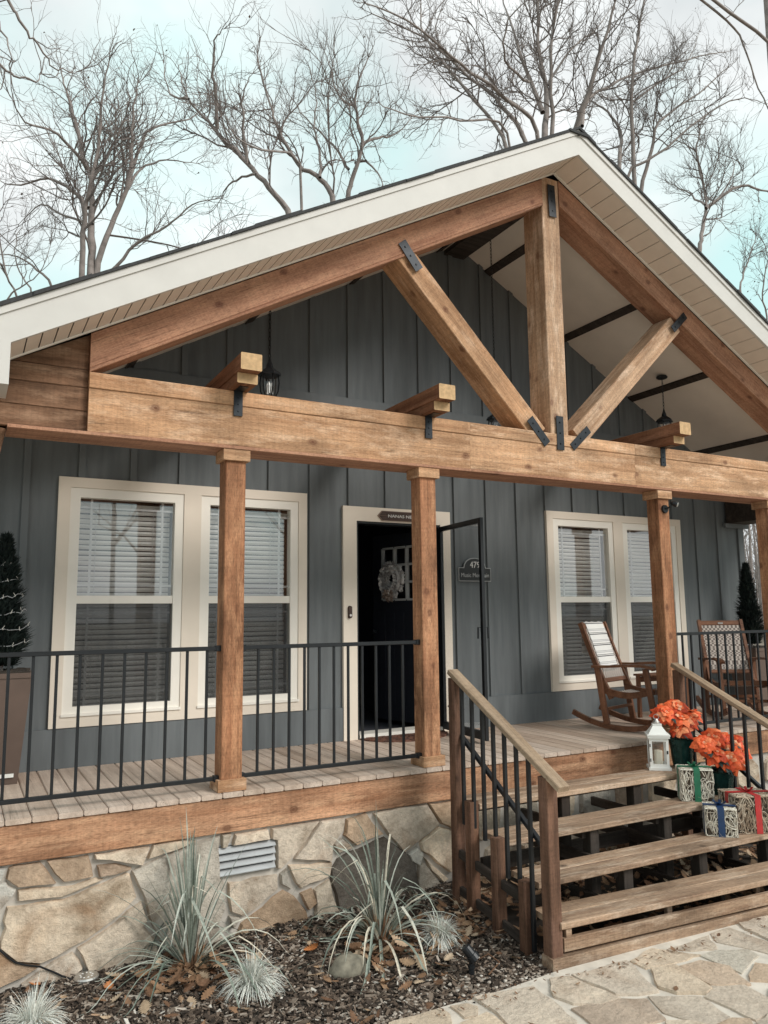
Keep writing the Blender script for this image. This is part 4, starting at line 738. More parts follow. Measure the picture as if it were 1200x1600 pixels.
for x in (3.03, 3.9, 4.8): timber('spacer_block', (x, -1.288, -0.795), (x+0.04, -1.288-0.003, -0.795), 0.03, 0.10, TREAD, steps, ch=0.002)
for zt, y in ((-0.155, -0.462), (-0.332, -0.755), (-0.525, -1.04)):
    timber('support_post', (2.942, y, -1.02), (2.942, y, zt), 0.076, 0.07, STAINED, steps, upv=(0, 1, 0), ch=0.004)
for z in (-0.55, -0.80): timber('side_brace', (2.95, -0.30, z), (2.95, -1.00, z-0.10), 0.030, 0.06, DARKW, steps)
# stair rails
def stair_rail(X, ys, zs_, slope, yend, label, lower, lsl, bal, posts, lift):
    t = thing('stair_railing', (X, -0.75, GZ), label, 'stair railing', 'wooden topped stair railings')
    nrm = Vector((0, slope, 1)).normalized()
    a = Vector((X, ys, zs_-0.019)); c = Vector((X, yend, zs_-0.019-slope*(ys-yend)))
    timber('handrail', a, c, 0.090, 0.038, HANDRAIL, t, ch=0.005)
    hz = lambda y: zs_-slope*(ys-y)-0.043
    for y, wd in posts: timber('newel_post', (X-0.002, y, -1.02), (X-0.002, y, hz(y)-0.005), wd, wd, STAINED, t, upv=(0, 1, 0), ch=0.005)
    y0, z0 = lower; y1 = yend+0.12
    timber('lower_rail', (X+0.022, ys-0.06, z0+lsl*(ys-0.06-y0)), (X+0.022, y1, z0+lsl*(y1-y0)), 0.032, 0.03, BLACK, t, ch=0.003)
    for y in bal:
        zb = -0.335 if y > -0.50 else (-0.388 if y > -0.80 else (-0.565 if y > -1.06 else -0.93))
        timber('baluster', (X-0.012, y, zb+lift), (X-0.012, y, hz(y)), 0.0245, 0.0245, BLACK, t, upv=(0, 1, 0), ch=0.002)
    return t
stair_rail(2.96, -0.23, 0.745, 0.534, -1.41, 'left stair railing with a tan wooden handrail, stained posts and black balusters', (-0.423, 0.185), 0.634, [-0.367+0.004-0.1222*k for k in range(7)], ((-0.262, 0.076), (-1.262, 0.086)), 0.0)
stair_rail(5.45, -0.128, 0.692, 0.473, -1.41, 'right stair railing running down beside the orange poinsettias', (-0.69, -0.122), 0.686, [-0.305-0.130*k for k in range(8)], ((-0.172, 0.076), (-1.30, 0.086)), 0.0)

# ------------------------------------------------------------------ rocking chairs
def curve_tube(nm, pts, wd, ht, mat, t):
    """bent wooden bar with a rectangular section along pts (in the YZ plane, local frame)"""
    m = MB(); k = len(pts); vs = []; fs = []
    for i, p in enumerate(pts):
        p = Vector(p); tn = (Vector(pts[min(i+1, k-1)])-Vector(pts[max(i-1, 0)])).normalized(); n_ = Vector((1, 0, 0)).cross(tn)
        for a, c in ((-1, -1), (1, -1), (1, 1), (-1, 1)): vs.append(p+Vector((1, 0, 0))*a*wd/2+n_*c*ht/2)
    for i in range(k-1):
        for j in range(4): fs.append((i*4+j, i*4+(j+1) % 4, i*4+4+(j+1) % 4, i*4+4+j))
    fs += [(3, 2, 1, 0), tuple((k-1)*4+j for j in range(4))]
    m.add(vs, fs, 0.5); return obj(nm, m, mat, t, local=True)
def rocking_chair(loc, rz, label):
    t = thing('rocking_chair', loc, label, 'rocking chair', 'brown wooden rocking chairs on the porch', rz); LOC[t.name] = Vector((0, 0, 0))
    R = 1.15; w2 = 0.275
    zr = lambda y: 0.026+(y-0.02)**2/(2*R)
    for s in (-1, 1):
        curve_tube('rocker', [(s*w2, y/20, zr(y/20)) for y in range(-9, 12)], 0.034, 0.05, CHAIRW, t)
        timber('front_leg', (s*w2, -0.33, zr(-0.33)+0.02), (s*w2, -0.255, 0.608), 0.036, 0.055, CHAIRW, t, upv=(0, 1, 0), local=True)
        timber('rear_leg', (s*w2, 0.175, zr(0.175)+0.02), (s*w2, 0.255, 0.60), 0.036, 0.06, CHAIRW, t, upv=(0, 1, 0), local=True)
        curve_tube('seat_rail', [(s*(w2-0.037), y, 0.395-0.05*sin((y+0.3)/0.52*pi)-0.02*(y+0.3)) for y in (-0.30, -0.22, -0.14, -0.06, 0.02, 0.10, 0.18, 0.22)], 0.036, 0.06, CHAIRW, t)
        curve_tube('back_post', [(s*(w2-0.037), 0.13, 0.30), (s*(w2-0.037), 0.20, 0.44), (s*(w2-0.037), 0.30, 0.66), (s*(w2-0.037), 0.385, 0.88), (s*(w2-0.037), 0.43, 1.01), (s*(w2-0.037), 0.445, 1.045)], 0.034, 0.048, CHAIRW, t)
        curve_tube('armrest', [(s*(w2+0.004), 0.30, 0.612), (s*(w2+0.004), 0.15, 0.615), (s*(w2+0.004), -0.05, 0.630), (s*(w2+0.004), -0.22, 0.634), (s*(w2+0.004), -0.32, 0.618), (s*(w2+0.004), -0.345, 0.60)], 0.072, 0.024, CHAIRW, t)
    wi = w2-0.056
    timber('head_rail', (-wi, 0.432, 1.012), (wi, 0.432, 1.012), 0.028, 0.055, CHAIRW, t, upv=(0, 0.35, 1), local=True)
    timber('lower_back_rail', (-wi, 0.215, 0.470), (wi, 0.215, 0.470), 0.028, 0.04, CHAIRW, t, upv=(0, 0.4, 1), local=True)
    timber('front_rail', (-wi, -0.295, 0.385), (wi, -0.295, 0.385), 0.03, 0.05, CHAIRW, t, local=True)
    for y in (-0.33, 0.175): timber('stretcher', (-w2+0.018, y, 0.20), (w2-0.018, y, 0.20), 0.025, 0.03, CHAIRW, t, local=True)
    def sheet(nm, prof, mat, wd, th=0.012):
        m = MB(); vs = []; fs = []; k = len(prof)
        for i, (y, z) in enumerate(prof):
            dy = prof[min(i+1, k-1)][0]-prof[max(i-1, 0)][0]; dz = prof[min(i+1, k-1)][1]-prof[max(i-1, 0)][1]; l = sqrt(dy*dy+dz*dz); ny, nz = -dz/l*th/2, dy/l*th/2
            for x in (-wd, wd): vs += [(x, y+ny, z+nz), (x, y-ny, z-nz)]
        for i in range(k-1):
            a = i*4; fs += [(a, a+4, a+6, a+2), (a+1, a+3, a+7, a+5), (a, a+1, a+5, a+4), (a+2, a+6, a+7, a+3)]
        m.add(vs, fs, 0.5); return obj(nm, m, mat, t, local=True)
    sheet('woven_back', [(0.222, 0.492), (0.30, 0.665), (0.37, 0.85), (0.418, 0.985)], WEAVE, wi)
    sheet('woven_seat', [(-0.285, 0.405), (-0.20, 0.362), (-0.08, 0.338), (0.05, 0.336), (0.15, 0.352)], WEAVE, wi)
    return t
CH1 = rocking_chair((5.705, 0.60, 0.0), radians(17), 'brown wooden rocking chair with a striped throw over its back, below the right window')
CH2 = rocking_chair((7.30, 0.62, 0.0), radians(-33), 'brown wooden rocking chair with a bare woven back, behind the right railing')
m = MB(); m.box(-0.028, 0.028, 0.4105, 0.4145, 1.002, 1.02); obj('name_tag', m, METAL, CH2, local=True)
th = MB(); vs = []
prof = [(0.258, 0.600), (0.287, 0.665), (0.352, 0.85), (0.398, 0.985), (0.415, 1.043), (0.442, 1.056), (0.466, 1.040), (0.474, 0.96), (0.474, 0.86), (0.476, 0.74)]
nx = 8
for i, (y, z) in enumerate(prof):
    for j in range(nx+1):
        q = j/nx-0.5; vs.append((q*0.34-0.005+0.01*sin(i), y-0.006*cos(q*9+i*0.6)*(1 if i < 6 else -1), z+0.006*sin(j*2.1+i)))
th.add(vs, [(i*(nx+1)+j, i*(nx+1)+j+1, (i+1)*(nx+1)+j+1, (i+1)*(nx+1)+j) for i in range(len(prof)-1) for j in range(nx)], 0.5)
for j in range(26):                                     # fringe at both ends
    x = -0.17+0.0131*j
    for (y, z) in ((0.252, 0.598), (0.476, 0.742)): th.tube([(x, y, z), (x+random.uniform(-.004, .004), y-0.006, z-0.022), (x+random.uniform(-.008, .008), y-0.008, z-0.045)], 0.0022, 3, False)
throw = obj('throw_blanket', th, THROW, local=True, smooth=True); throw.location = (5.705, 0.60, 0); throw.rotation_euler = (0, 0, radians(17))
tag(throw, 'white woven throw with thin black stripes draped over the rocking chair back', 'blanket')
# small side table between the chairs
st = thing('side_table', (6.52, 0.98, 0), 'small brown slatted side table standing between the two rocking chairs', 'side table')
for k in range(5): timber('top_slat', (6.32, 0.80+k*0.09, 0.46), (6.72, 0.80+k*0.09, 0.46), 0.08, 0.022, CHAIRW, st)
for x in (6.34, 6.70):
    for y in (0.81, 1.15): timber('leg', (x, y, 0.001), (x, y, 0.448), 0.04, 0.04, CHAIRW, st, upv=(0, 1, 0))
for y in (0.81, 1.15): timber('apron', (6.361, y, 0.41), (6.679, y, 0.41), 0.025, 0.06, CHAIRW, st)

# ------------------------------------------------------------------ potted conifers
def conifer(loc, label, pot_h, top_z, rad, lights, seed):
    random.seed(seed)
    t = thing('potted_conifer', loc, label, 'potted tree', 'dark conifers in tall brown planters'); x, y, z0 = loc
    m = MB(); m.frustum(x, y, 0.001, pot_h-0.035, 0.142, 0.142, 0.200, 0.200); m.frustum(x, y, pot_h-0.0349, pot_h, 0.208, 0.208, 0.210, 0.210); p_ = obj('planter', m, PLANTER, t)
    m = MB(); m.box(x-0.19, x+0.19, y-0.19, y+0.19, pot_h+0.0005, pot_h+0.008); 
    for k in range(60): a, c = random.uniform(-.18, .18), random.uniform(-.18, .18); m.box(x+a, x+a+0.03, y+c, y+c+0.02, pot_h+0.008, pot_h+0.012+random.random()*0.01)
    obj('soil', m, SOIL, p_)
    m = MB(); m.box(x+0.03, x+0.115, y-0.1605, y-0.152, 0.05, 0.075); obj('price_tag', m, WHITEP, p_)
    m = MB(); m.tube([(x, y, pot_h), (x, y, top_z-0.05)], [0.022, 0.005], 6); obj('trunk', m, BARK, t)
    m = MB(); H = top_z-pot_h-0.02
    for k in range(2100):
        f = random.random()**1.25; z = pot_h+0.04+f*H; prof_ = (1-f)**0.72*min(1, 0.62+f*2.2); a = random.uniform(0, 2*pi)
        clump = 0.78+0.30*noise.noise((cos(a)*1.6, sin(a)*1.6, z*6+seed)); R_ = rad*prof_*clump+0.012
        r0 = R_*random.uniform(0.25, 0.8); d = Vector((cos(a), sin(a), random.uniform(0.2, 1.1))).normalized(); p0 = Vector((x+cos(a)*r0, y+sin(a)*r0, z)); Ls_ = min(0.11, 0.035+R_*0.45)*random.uniform(0.6, 1.2)
        sd_ = Vector((-sin(a), cos(a), random.uniform(-.6, .6)))
        tone = clamp(random.random()*0.65+ (0.3 if random.random() < 0.12 else 0))
        for q in range(3):
            dd = (d+Vector((random.uniform(-.5, .5), random.uniform(-.5, .5), random.uniform(-.35, .5)))).normalized()
            m.strip([p0, p0+dd*Ls_*0.5, p0+dd*Ls_+Vector((0, 0, 0.01))], [0.006, 0.014, 0.002], sd_, tone, 0.4)
    obj('foliage', m, NEEDLE, t)
    if lights:
        m = MB(); pts = []
        for k in range(180):
            f = k/180; a = f*2*pi*7; z = pot_h+0.10+f*H*0.86; r_ = rad*(1-f)**0.72*min(1, 0.62+f*2.2)*0.98+0.012+random.uniform(-.012, .014); pts.append((x+cos(a)*r_, y+sin(a)*r_, z+random.uniform(-.012, .012)))
        m.tube(pts, 0.0017, 4); lt = obj('light_string', m, VENTM, t)
        m = MB()
        for k in range(3, 178, 3): px, py, pz = pts[k]; m.tube([(px, py, pz-0.008), (px+random.uniform(-.008, .008), py, pz+0.002), (px+random.uniform(-.012, .012), py-.004, pz+0.022)], [0.0025, 0.003, 0.0015], 5)
        obj('bulb', m, BULB, lt, kind='stuff')
    return t
conifer((-0.015, 1.20, 0), 'dark conifer strung with small lights in a brown planter left of the wide window', 0.77, 1.735, 0.20, True, 3)
conifer((8.36, 1.19, 0), 'dark narrow conifer in a brown planter at the right corner behind a rocking chair', 0.70, 1.70, 0.185, False, 8)

# ------------------------------------------------------------------ things on the steps
lan = thing('candle_lantern', (5.01, -0.285, -0.174), 'white wooden candle lantern standing on the top step', 'lantern', rz=radians(-40)); LOC[lan.name] = Vector((0, 0, 0))
m = MB(); a = 0.078; t = 0.022
m.box(-a-.012, a+.012, -a-.012, a+.012, 0.0, 0.022); m.box(-a-.012, a+.012, -a-.012, a+.012, 0.262, 0.278)
for sx in (-1, 1):
    for sy in (-1, 1): m.box(min(sx*a, sx*(a-t)), max(sx*a, sx*(a-t)), min(sy*a, sy*(a-t)), max(sy*a, sy*(a-t)), 0.0221, 0.2619)
for s in (-1, 1):
    m.box(-a+t, a-t, s*a-0.007 if s > 0 else -a, s*a if s > 0 else -a+0.007, 0.0222, 0.050); m.box(-a+t, a-t, s*a-0.007 if s > 0 else -a, s*a if s > 0 else -a+0.007, 0.236, 0.2618)
    m.box(s*a-0.007 if s > 0 else -a, s*a if s > 0 else -a+0.007, -a+t, a-t, 0.0222, 0.050); m.box(s*a-0.007 if s > 0 else -a, s*a if s > 0 else -a+0.007, -a+t, a-t, 0.236, 0.2618)
obj('lantern_frame', m, WHITEP, lan, local=True)
m = MB(); m.frustum(0, 0, 0.2785, 0.292, a+.016, a+.016, a+.016, a+.016); m.frustum(0, 0, 0.2921, 0.362, a+.004, a+.004, 0.034, 0.034); m.frustum(0, 0, 0.3621, 0.375, 0.038, 0.038, 0.038, 0.038); obj('lantern_roof', m, WHITEP, lan, local=True)
m = MB(); m.lathe((0, 0, 0.375), [(0.03, 0), (0.032, 0.012), (0.018, 0.028), (0.010, 0.04)], 10); m.tube([(0.022*cos(k*pi/8), 0, 0.43+0.022*sin(k*pi/8)) for k in range(17)], 0.003, 5); obj('hanging_ring', m, METAL, lan, local=True)
m = MB(); m.lathe((0, 0, 0.0225), [(0.036, 0), (0.036, 0.125), (0.032, 0.13), (0.005, 0.126)], 14); m.tube([(0, 0, 0.148), (0.002, 0, 0.163)], 0.0015, 4); obj('candle', m, CANDLE, lan, local=True, smooth=False)
m = MB()
for s in (-1, 1): m.box(-a+t, a-t, s*(a-0.004)-0.001, s*(a-0.004)+0.001, 0.050, 0.236); m.box(s*(a-0.004)-0.001, s*(a-0.004)+0.001, -a+t, a-t, 0.050, 0.236)
obj('pane', m, CLEAR, lan, local=True)
m = MB(); m.box(-a+0.002, -a+0.010, -a-.004, -a-.0002, 0.07, 0.095); m.box(-a+0.002, -a+0.010, -a-.004, -a-.0002, 0.19, 0.215); m.box(a-0.018, a-0.006, -a-.006, -a-.0002, 0.135, 0.160); obj('hinge', m, PLATE, lan, local=True)

def gift(loc, rz, sx, sy, h, wick, rib, label, name_r, seed, rnd=0.018, bow=True, nst=290):
    random.seed(seed)
    t = thing('wicker_gift_box', loc, label, 'gift box', 'wicker gift box decorations on the steps', rz); LOC[t.name] = Vector((0, 0, 0))
    def lid_pt(u, face):   # u in perimeter parameter -> outline of a rounded rectangle
        pass
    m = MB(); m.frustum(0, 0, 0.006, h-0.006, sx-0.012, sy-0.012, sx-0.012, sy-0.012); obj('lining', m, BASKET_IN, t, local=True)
    P = 2*(2*sx+2*sy)
    def per(u, off=0.0):
        u = u % P; a, c = sx+off, sy+off
        for Ln, f in ((2*sx, lambda v: (-a+v*a/sx, -c)), (2*sy, lambda v: (a, -c+v*c/sy)), (2*sx, lambda v: (a-v*a/sx, c)), (2*sy, lambda v: (-a, c-v*c/sy))):
            if u <= Ln: q = f(u); break
            u -= Ln
        k = 0.86+0.14*min(1, sqrt(2)*max(sx, sy)/max(1e-6, sqrt(q[0]**2+q[1]**2))); return q[0]*min(1, k*1.06), q[1]*min(1, k*1.06)
    m = MB()
    for k in range(nst):                                # looping strands round the sides
        u = random.uniform(0, P); z = random.uniform(0.01, h-0.01); du = random.uniform(-1, 1)*0.10; dz = random.uniform(-1, 1)*h*0.55; pts = []
        off = random.uniform(-0.004, 0.005); cv = random.uniform(-1, 1)*h*0.35
        for i in range(6):
            f = i/5; x, y = per(u+du*f, off); pts.append((x, y, min(h, max(0.004, z+dz*f+cv*f*(1-f)*4))))
        m.tube(pts, random.uniform(0.0024, 0.0042), 4, False)
    for k in range(int(nst*0.45)):                      # and over the top
        x, y = random.uniform(-sx, sx), random.uniform(-sy, sy); a = random.uniform(0, 2*pi); Ln = random.uniform(0.08, 0.2); pts = []
        for i in range(5):
            f = i/4-0.5; px, py = x+cos(a)*Ln*f, y+sin(a)*Ln*f; pts.append((clamp(px, -sx, sx)*0.98, clamp(py, -sy, sy)*0.98, h+random.uniform(-0.002, 0.004)))
        m.tube(pts, random.uniform(0.0024, 0.004), 4, False)
    for zz in (0.004, h-0.002):
        m.tube([(*per(P*i/40, 0.002), zz) for i in range(41)], 0.004, 5, False)
    obj('wicker_strands', m, wick, t, local=True, kind='stuff')
    m = MB(); b = 0.024; o = 0.0065
    for s in (-1, 1):
        m.box(-b, b, s*(sy+o)-0.0015, s*(sy+o)+0.0015, 0.0, h+0.006); m.box(s*(sx+o)-0.0015, s*(sx+o)+0.0015, -b, b, 0.0, h+0.006)
    m.box(-b, b, -sy-o-0.0015, sy+o+0.0015, h+0.0061, h+0.009); m.box(-sx-o-0.0015, sx+o+0.0015, -b, b, h+0.0092, h+0.0115)
    obj('ribbon', m, rib, t, local=True)
    if bow:
        m = MB()
        for k in range(6):
            a = k*pi/3+0.3; d = Vector((cos(a), sin(a), 0)); pts = [Vector((0, 0, h+0.012))+d*(0.055*sin(pi*i/8)*(1 if i < 5 else 1))*(1.0)+Vector((0, 0, 0.026*(1-cos(2*pi*i/8))/2))-d*0.0 for i in range(9)]
            m.strip(pts, [0.022]*9, Vector((-d.y, d.x, 0)), 0.5)
        obj('bow', m, rib, t, local=True)
    return t
gift((5.005, -0.655, -0.350), radians(-40), 0.122, 0.098, 0.245, WICKER_W, RIB_G, 'white wicker gift box with a green ribbon on the second step from the top', 'g', 21)
gift((4.875, -0.975, -0.525), radians(-46), 0.108, 0.096, 0.200, WICKER_W, RIB_B, 'small pale wicker gift box with a navy blue ribbon, lowest at the left', 'b', 22)
gift((5.175, -1.005, -0.525), radians(-24), 0.165, 0.135, 0.270, WICKER_B, RIB_R, 'large brownish wicker gift box with a wide red ribbon beside the blue ribboned one', 'r', 23, nst=440)

def petal(m, p, d, nrm, Ln, wd, r, droop):
    d = d.normalized(); s = d.cross(nrm).normalized(); vs = []; k = 5
    pts = []; wds = [0.30, 0.88, 1.0, 0.74, 0.10]
    for i in range(k):
        f = i/(k-1); pts.append(p+d*Ln*f+nrm*(0.16*Ln*sin(f*pi*0.8)-droop*Ln*f*f))
    m.strip(pts, [wd*q for q in wds], s, r, 0.25)
def poinsettia(loc, pot_r, pot_h, heads, label, seed):
    random.seed(seed); t = thing('potted_poinsettia', loc, label, 'potted plant', 'orange poinsettias on the steps'); x, y, z = loc
    m = MB(); prof = [(pot_r*0.72, 0.001), (pot_r*0.82, pot_h*0.3), (pot_r*0.93, pot_h*0.7), (pot_r*1.03, pot_h*0.95), (pot_r*1.22, pot_h*1.03), (pot_r*0.9, pot_h*0.98), (pot_r*0.8, pot_h*0.9)]
    m.lathe((x, y, z), prof, 22); m.v = [(vx+0.006*noise.noise((vx*30, vy*30, vz*14)), vy+0.006*noise.noise((vx*30+9, vy*30, vz*14)), vz) for vx, vy, vz in m.v]; obj('foil_pot', m, FOIL, t)
    m = MB()
    for hx_, hy, hz in heads: m.tube([(x+random.uniform(-.03, .03), y+random.uniform(-.03, .03), z+pot_h*0.85), ((x+hx_)/2+0.02, (y+hy)/2, (z+pot_h+hz)/2), (hx_, hy, hz)], [0.006, 0.005, 0.004], 5)
    obj('stems', m, DARKLEAF, t)
    m = MB()
    for k in range(70):
        hx_, hy, hz = random.choice(heads); a = random.uniform(0, 2*pi); f = random.uniform(0.25, 0.85); p0 = Vector((x+(hx_-x)*f, y+(hy-y)*f, z+pot_h+(hz-z-pot_h)*f)); d = Vector((cos(a), sin(a), random.uniform(-.7, .1)))
        petal(m, p0, d, Vector((0, 0, 1)), random.uniform(0.07, 0.12), 0.05, clamp(random.random()**1.6), 0.3)
    obj('leaves', m, GREENLEAF, t)
    for hx_, hy, hz in heads:
        m = MB(); c = Vector((hx_, hy, hz)); ax = (Vector((-0.45, -0.55, 0.75))+Vector((random.uniform(-.5, .5), random.uniform(-.5, .5), random.uniform(-.2, .3)))).normalized()
        u = ax.cross(Vector((0.2, 0.1, 1))).normalized(); v_ = ax.cross(u)
        for ring, (n_, Ln, up_) in enumerate(((9, 0.115, -0.38), (8, 0.102, 0.05), (7, 0.070, 0.55), (4, 0.045, 1.1))):
            for k in range(n_):
                a = 2*pi*(k+ring*0.5+random.uniform(-.2, .2))/n_; d = u*cos(a)+v_*sin(a)+ax*up_
                petal(m, c+ax*0.004*ring, d, ax, Ln*random.uniform(0.8, 1.15), Ln*0.84, clamp(random.random()*0.85+0.09*ring), 0.34)
        for k in range(6): a = k; q = c+ax*0.012+u*0.008*cos(a)+v_*0.008*sin(a); m.tube([q, q+ax*0.012], 0.004, 5, True, 1.0)
        obj('flower_head', m, PETAL, t)
H1 = [(5.10, -0.31, 0.285), (5.28, -0.28, 0.325), (5.44, -0.29, 0.262), (5.19, -0.36, 0.155), (5.37, -0.33, 0.215), (5.24, -0.36, 0.235), (5.20, -0.22, 0.30), (5.36, -0.22, 0.30)]
H2 = [(5.18, -0.62, 0.065), (5.36, -0.58, 0.095), (5.55, -0.60, 0.05), (5.27, -0.67, -0.015), (5.45, -0.66, -0.03), (5.60, -0.64, -0.04), (5.36, -0.72, -0.07), (5.48, -0.54, 0.075)]
poinsettia((5.245, -0.335, -0.1745), 0.105, 0.25, H1, 'orange poinsettia in dark foil on the top step, behind the white lantern', 31)
poinsettia((5.33, -0.645, -0.3495), 0.110, 0.19, H2, 'orange poinsettia in dark foil one step down, right of the green ribboned gift', 32)

# ------------------------------------------------------------------ small things on the house
def pendant(x, y, zl, label):
    t = thing('hanging_lantern', (x, y, zl), label, 'porch lantern', 'black pendant lanterns under the porch ceiling'); zt = zc(x)
    m = MB(); m.lathe((x, y, zt-0.03), [(0.062, 0.03), (0.066, 0.012), (0.05, 0.0), (0.012, -0.012)], 14); obj('canopy', m, BLACK, t)
    m = MB(); n = max(3, int((zt-0.04-(zl+0.36))/0.036)); z = zl+0.36
    for k in range(n):
        st_ = (zt-0.042-z)/n; cz = z+st_*(k+0.5); a = (k % 2)*pi/2; m.tube([(x+0.009*cos(b_)*cos(a), y+0.009*cos(b_)*sin(a), cz+0.025*sin(b_)) for b_ in [i*pi/4 for i in range(9)]], 0.003, 4, False)
    m.tube([(x+0.006, y, z), (x+0.006, y, zt-0.04)], 0.0025, 4); obj('chain', m, BLACK, t)
    m = MB(); m.lathe((x, y, zl), [(0.006, 0.365), (0.014, 0.33), (0.026, 0.30), (0.03, 0.275), (0.085, 0.235), (0.098, 0.215), (0.098, 0.205), (0.07, 0.20)], 6); m.lathe((x, y, zl), [(0.05, 0.03), (0.056, 0.02), (0.045, 0.0), (0.012, -0.02)], 6)
    for k in range(6): a = 2*pi*(k+0.5)/6; m.tube([(x+r_*cos(a), y+r_*sin(a), zl+z_) for r_, z_ in ((0.072, 0.21), (0.080, 0.14), (0.072, 0.07), (0.05, 0.02))], 0.006, 4)
    obj('lantern_cage', m, BLACK, t)
    m = MB(); m.lathe((x, y, zl), [(0.066, 0.205), (0.074, 0.14), (0.066, 0.07), (0.044, 0.025)], 6); obj('lantern_glass', m, CLEAR, t)
    m = MB()
    for k in range(3): a = k*2.1; m.lathe((x+0.022*cos(a), y+0.022*sin(a), zl+0.05), [(0.009, 0), (0.009, 0.05), (0.012, 0.065), (0.010, 0.085), (0.002, 0.10)], 8)
    obj('candle_bulb', m, CANDLEW, t)
pendant(1.86, 0.75, 2.925, 'black hanging lantern above the left window, beside a beam end')
pendant(4.40, 1.03, 2.90, 'black hanging lantern on a long chain behind the middle of the truss')
pendant(6.68, 0.87, 3.10, 'black hanging lantern on a short chain near the right rocking chair')
# address plaque
pq = thing('address_plaque', (4.40, D-0.012, 1.6), 'black arched address plaque with silver rim reading 479, seen through the storm door', 'address plaque')
def arch(a, w_, z0, z1, zt, r_):
    pts = [(a-w_, z0), (a+w_, z0), (a+w_, z1), (a+r_+0.008, z1)]
    for k in range(13): q = pi*k/12; pts.append((a+r_*cos(q), z1+0.012+(zt-z1-0.012)*sin(q)))
    return pts+[(a-r_-0.008, z1), (a-w_, z1)]
m = MB(); m.prism(arch(4.40, 0.204, 1.486, 1.628, 1.731, 0.135), lambda p, q, d: (p, d, q), D-0.011, D-0.026, 0.001); obj('rim', m, SILVERED, pq)
m = MB(); m.prism(arch(4.40, 0.197, 1.493, 1.621, 1.723, 0.128), lambda p, q, d: (p, d, q), D-0.0262, D-0.0285, 0); obj('plate', m, PLAQUE, pq)
text_obj('house_number', '479', 0.092, (4.40, D-0.030, 1.655), LETTER, pq, 0.002, width=0.125); text_obj('street_name', 'NUSIC MOUNTAIN'.replace('N', 'M', 1) if False else 'Music Mountain', 0.062, (4.40, D-0.030, 1.548), SILVERED, pq, 0.002, width=0.35)
# doorbell and arrow sign on the casing
db = thing('doorbell', (2.945, D-0.022, 1.18), 'dark video doorbell with a pale button on the left door casing', 'doorbell')
m = MB(); m.prism([(2.945+0.02*cos(2*pi*k/16), 1.18+(0.040 if sin(2*pi*k/16) > 0 else -0.040)+0.02*sin(2*pi*k/16)) for k in range(16)], lambda p, q, d: (p, d, q), D-0.0222, D-0.046, 0.003); obj('doorbell_body', m, SIGNW, db)
m = MB(); m.prism([(2.945+0.012*cos(2*pi*k/12), 1.15+0.012*sin(2*pi*k/12)) for k in range(12)], lambda p, q, d: (p, d, q), D-0.0462, D-0.050, 0.002); obj('button', m, LETTER, db)
sg = thing('arrow_sign', (3.50, D-0.03, 2.12), 'dark wooden arrow sign with white lettering on the casing above the door', 'sign')
ar = [(3.253, 2.119), (3.300, 2.070), (3.74, 2.070), (3.74, 2.168), (3.300, 2.168)]
m = MB(); m.prism(ar, lambda p, q, d: (p, d, q), D-0.0225, D-0.034, 0.001); obj('sign_edge', m, SIGNEDGE, sg)
for z0, z1 in ((2.076, 2.117), (2.121, 2.162)):
    sh = 0.012
    pts = [(3.266+abs(2.119-z0)*0.9+0.0, z0), (3.732, z0), (3.732, z1), (3.266+abs(2.119-z1)*0.9, z1)]
    m = MB(); m.prism(pts, lambda p, q, d: (p, d, q), D-0.0342, D-0.038, 0.001); obj('sign_plank', m, SIGNW, sg)
text_obj('sign_lettering', 'NANAS NEST', 0.042, (3.53, D-0.0395, 2.116), LETTER, sg, 0.0012, width=0.33)
# wreath on the inner door
lfp = Vector((3.955, 1.62, 0.02)); nrm = Vector((-hx.y, hx.x, 0)); nrm = nrm if nrm.x < 0 else -nrm
wc = lfp+hx*0.55+nrm*0.060+Vector((0, 0, 1.505)); wt = thing('door_wreath', wc, 'grey white petal wreath with a burlap bow hanging on the open inner door', 'wreath')
m = MB(); random.seed(9)
for k in range(330):
    a = random.uniform(0, 2*pi); b_ = random.uniform(0, 2*pi); rr = 0.118+0.030*cos(b_)
    q = wc+hx*cos(a)*rr+Vector((0, 0, sin(a)*rr*1.15))+nrm*0.028*sin(b_); d = (hx*cos(a)*cos(b_)+Vector((0, 0, sin(a)*cos(b_)))+nrm*(sin(b_)+0.3)+(-hx*sin(a)+Vector((0, 0, cos(a))))*random.uniform(-.8, .8))
    petal(m, q, d, nrm, 0.044, 0.044, random.random(), 0.2)
obj('wreath_petals', m, WREATHP, wt)
m = MB(); m.tube([wc+hx*cos(2*pi*k/24)*0.118+Vector((0, 0, sin(2*pi*k/24)*0.136)) for k in range(25)], 0.024, 6, False); obj('wreath_ring', m, WREATHP, wt)
m = MB()
for k in range(34):
    a = random.uniform(0, 2*pi); q = wc+Vector((0, 0, -0.160))+hx*random.uniform(-.05, .05)+nrm*0.03; d = hx*cos(a)+Vector((0, 0, sin(a)-0.55))+nrm*0.5; petal(m, q, d, nrm, random.uniform(0.06, 0.10), 0.035, random.random(), 0.3)
obj('bow', m, BURLAP, wt)
# door mat
mt = MB(); n_ = 26
for ring in range(7):
    r0, r1 = ring/7, (ring+1)/7
    for k in range(n_): 
        a0, a1 = pi+pi*k/n_, pi+pi*(k+1)/n_
        mt.add([(3.50+0.46*r_*cos(a_), 1.462+0.36*r_*sin(a_), z_) for z_ in (0.001, 0.012+0.004*((ring+k) % 2)) for r_, a_ in ((r0, a0), (r1, a0), (r1, a1), (r0, a1))], [(0, 3, 2, 1), (4, 5, 6, 7), (0, 1, 5, 4), (1, 2, 6, 5), (2, 3, 7, 6), (3, 0, 4, 7)], ((ring*5+k*3) % 7)/7)
obj('door_mat', mt, MAT_, label='half round brown patterned mat lying before the front door', category='door mat')
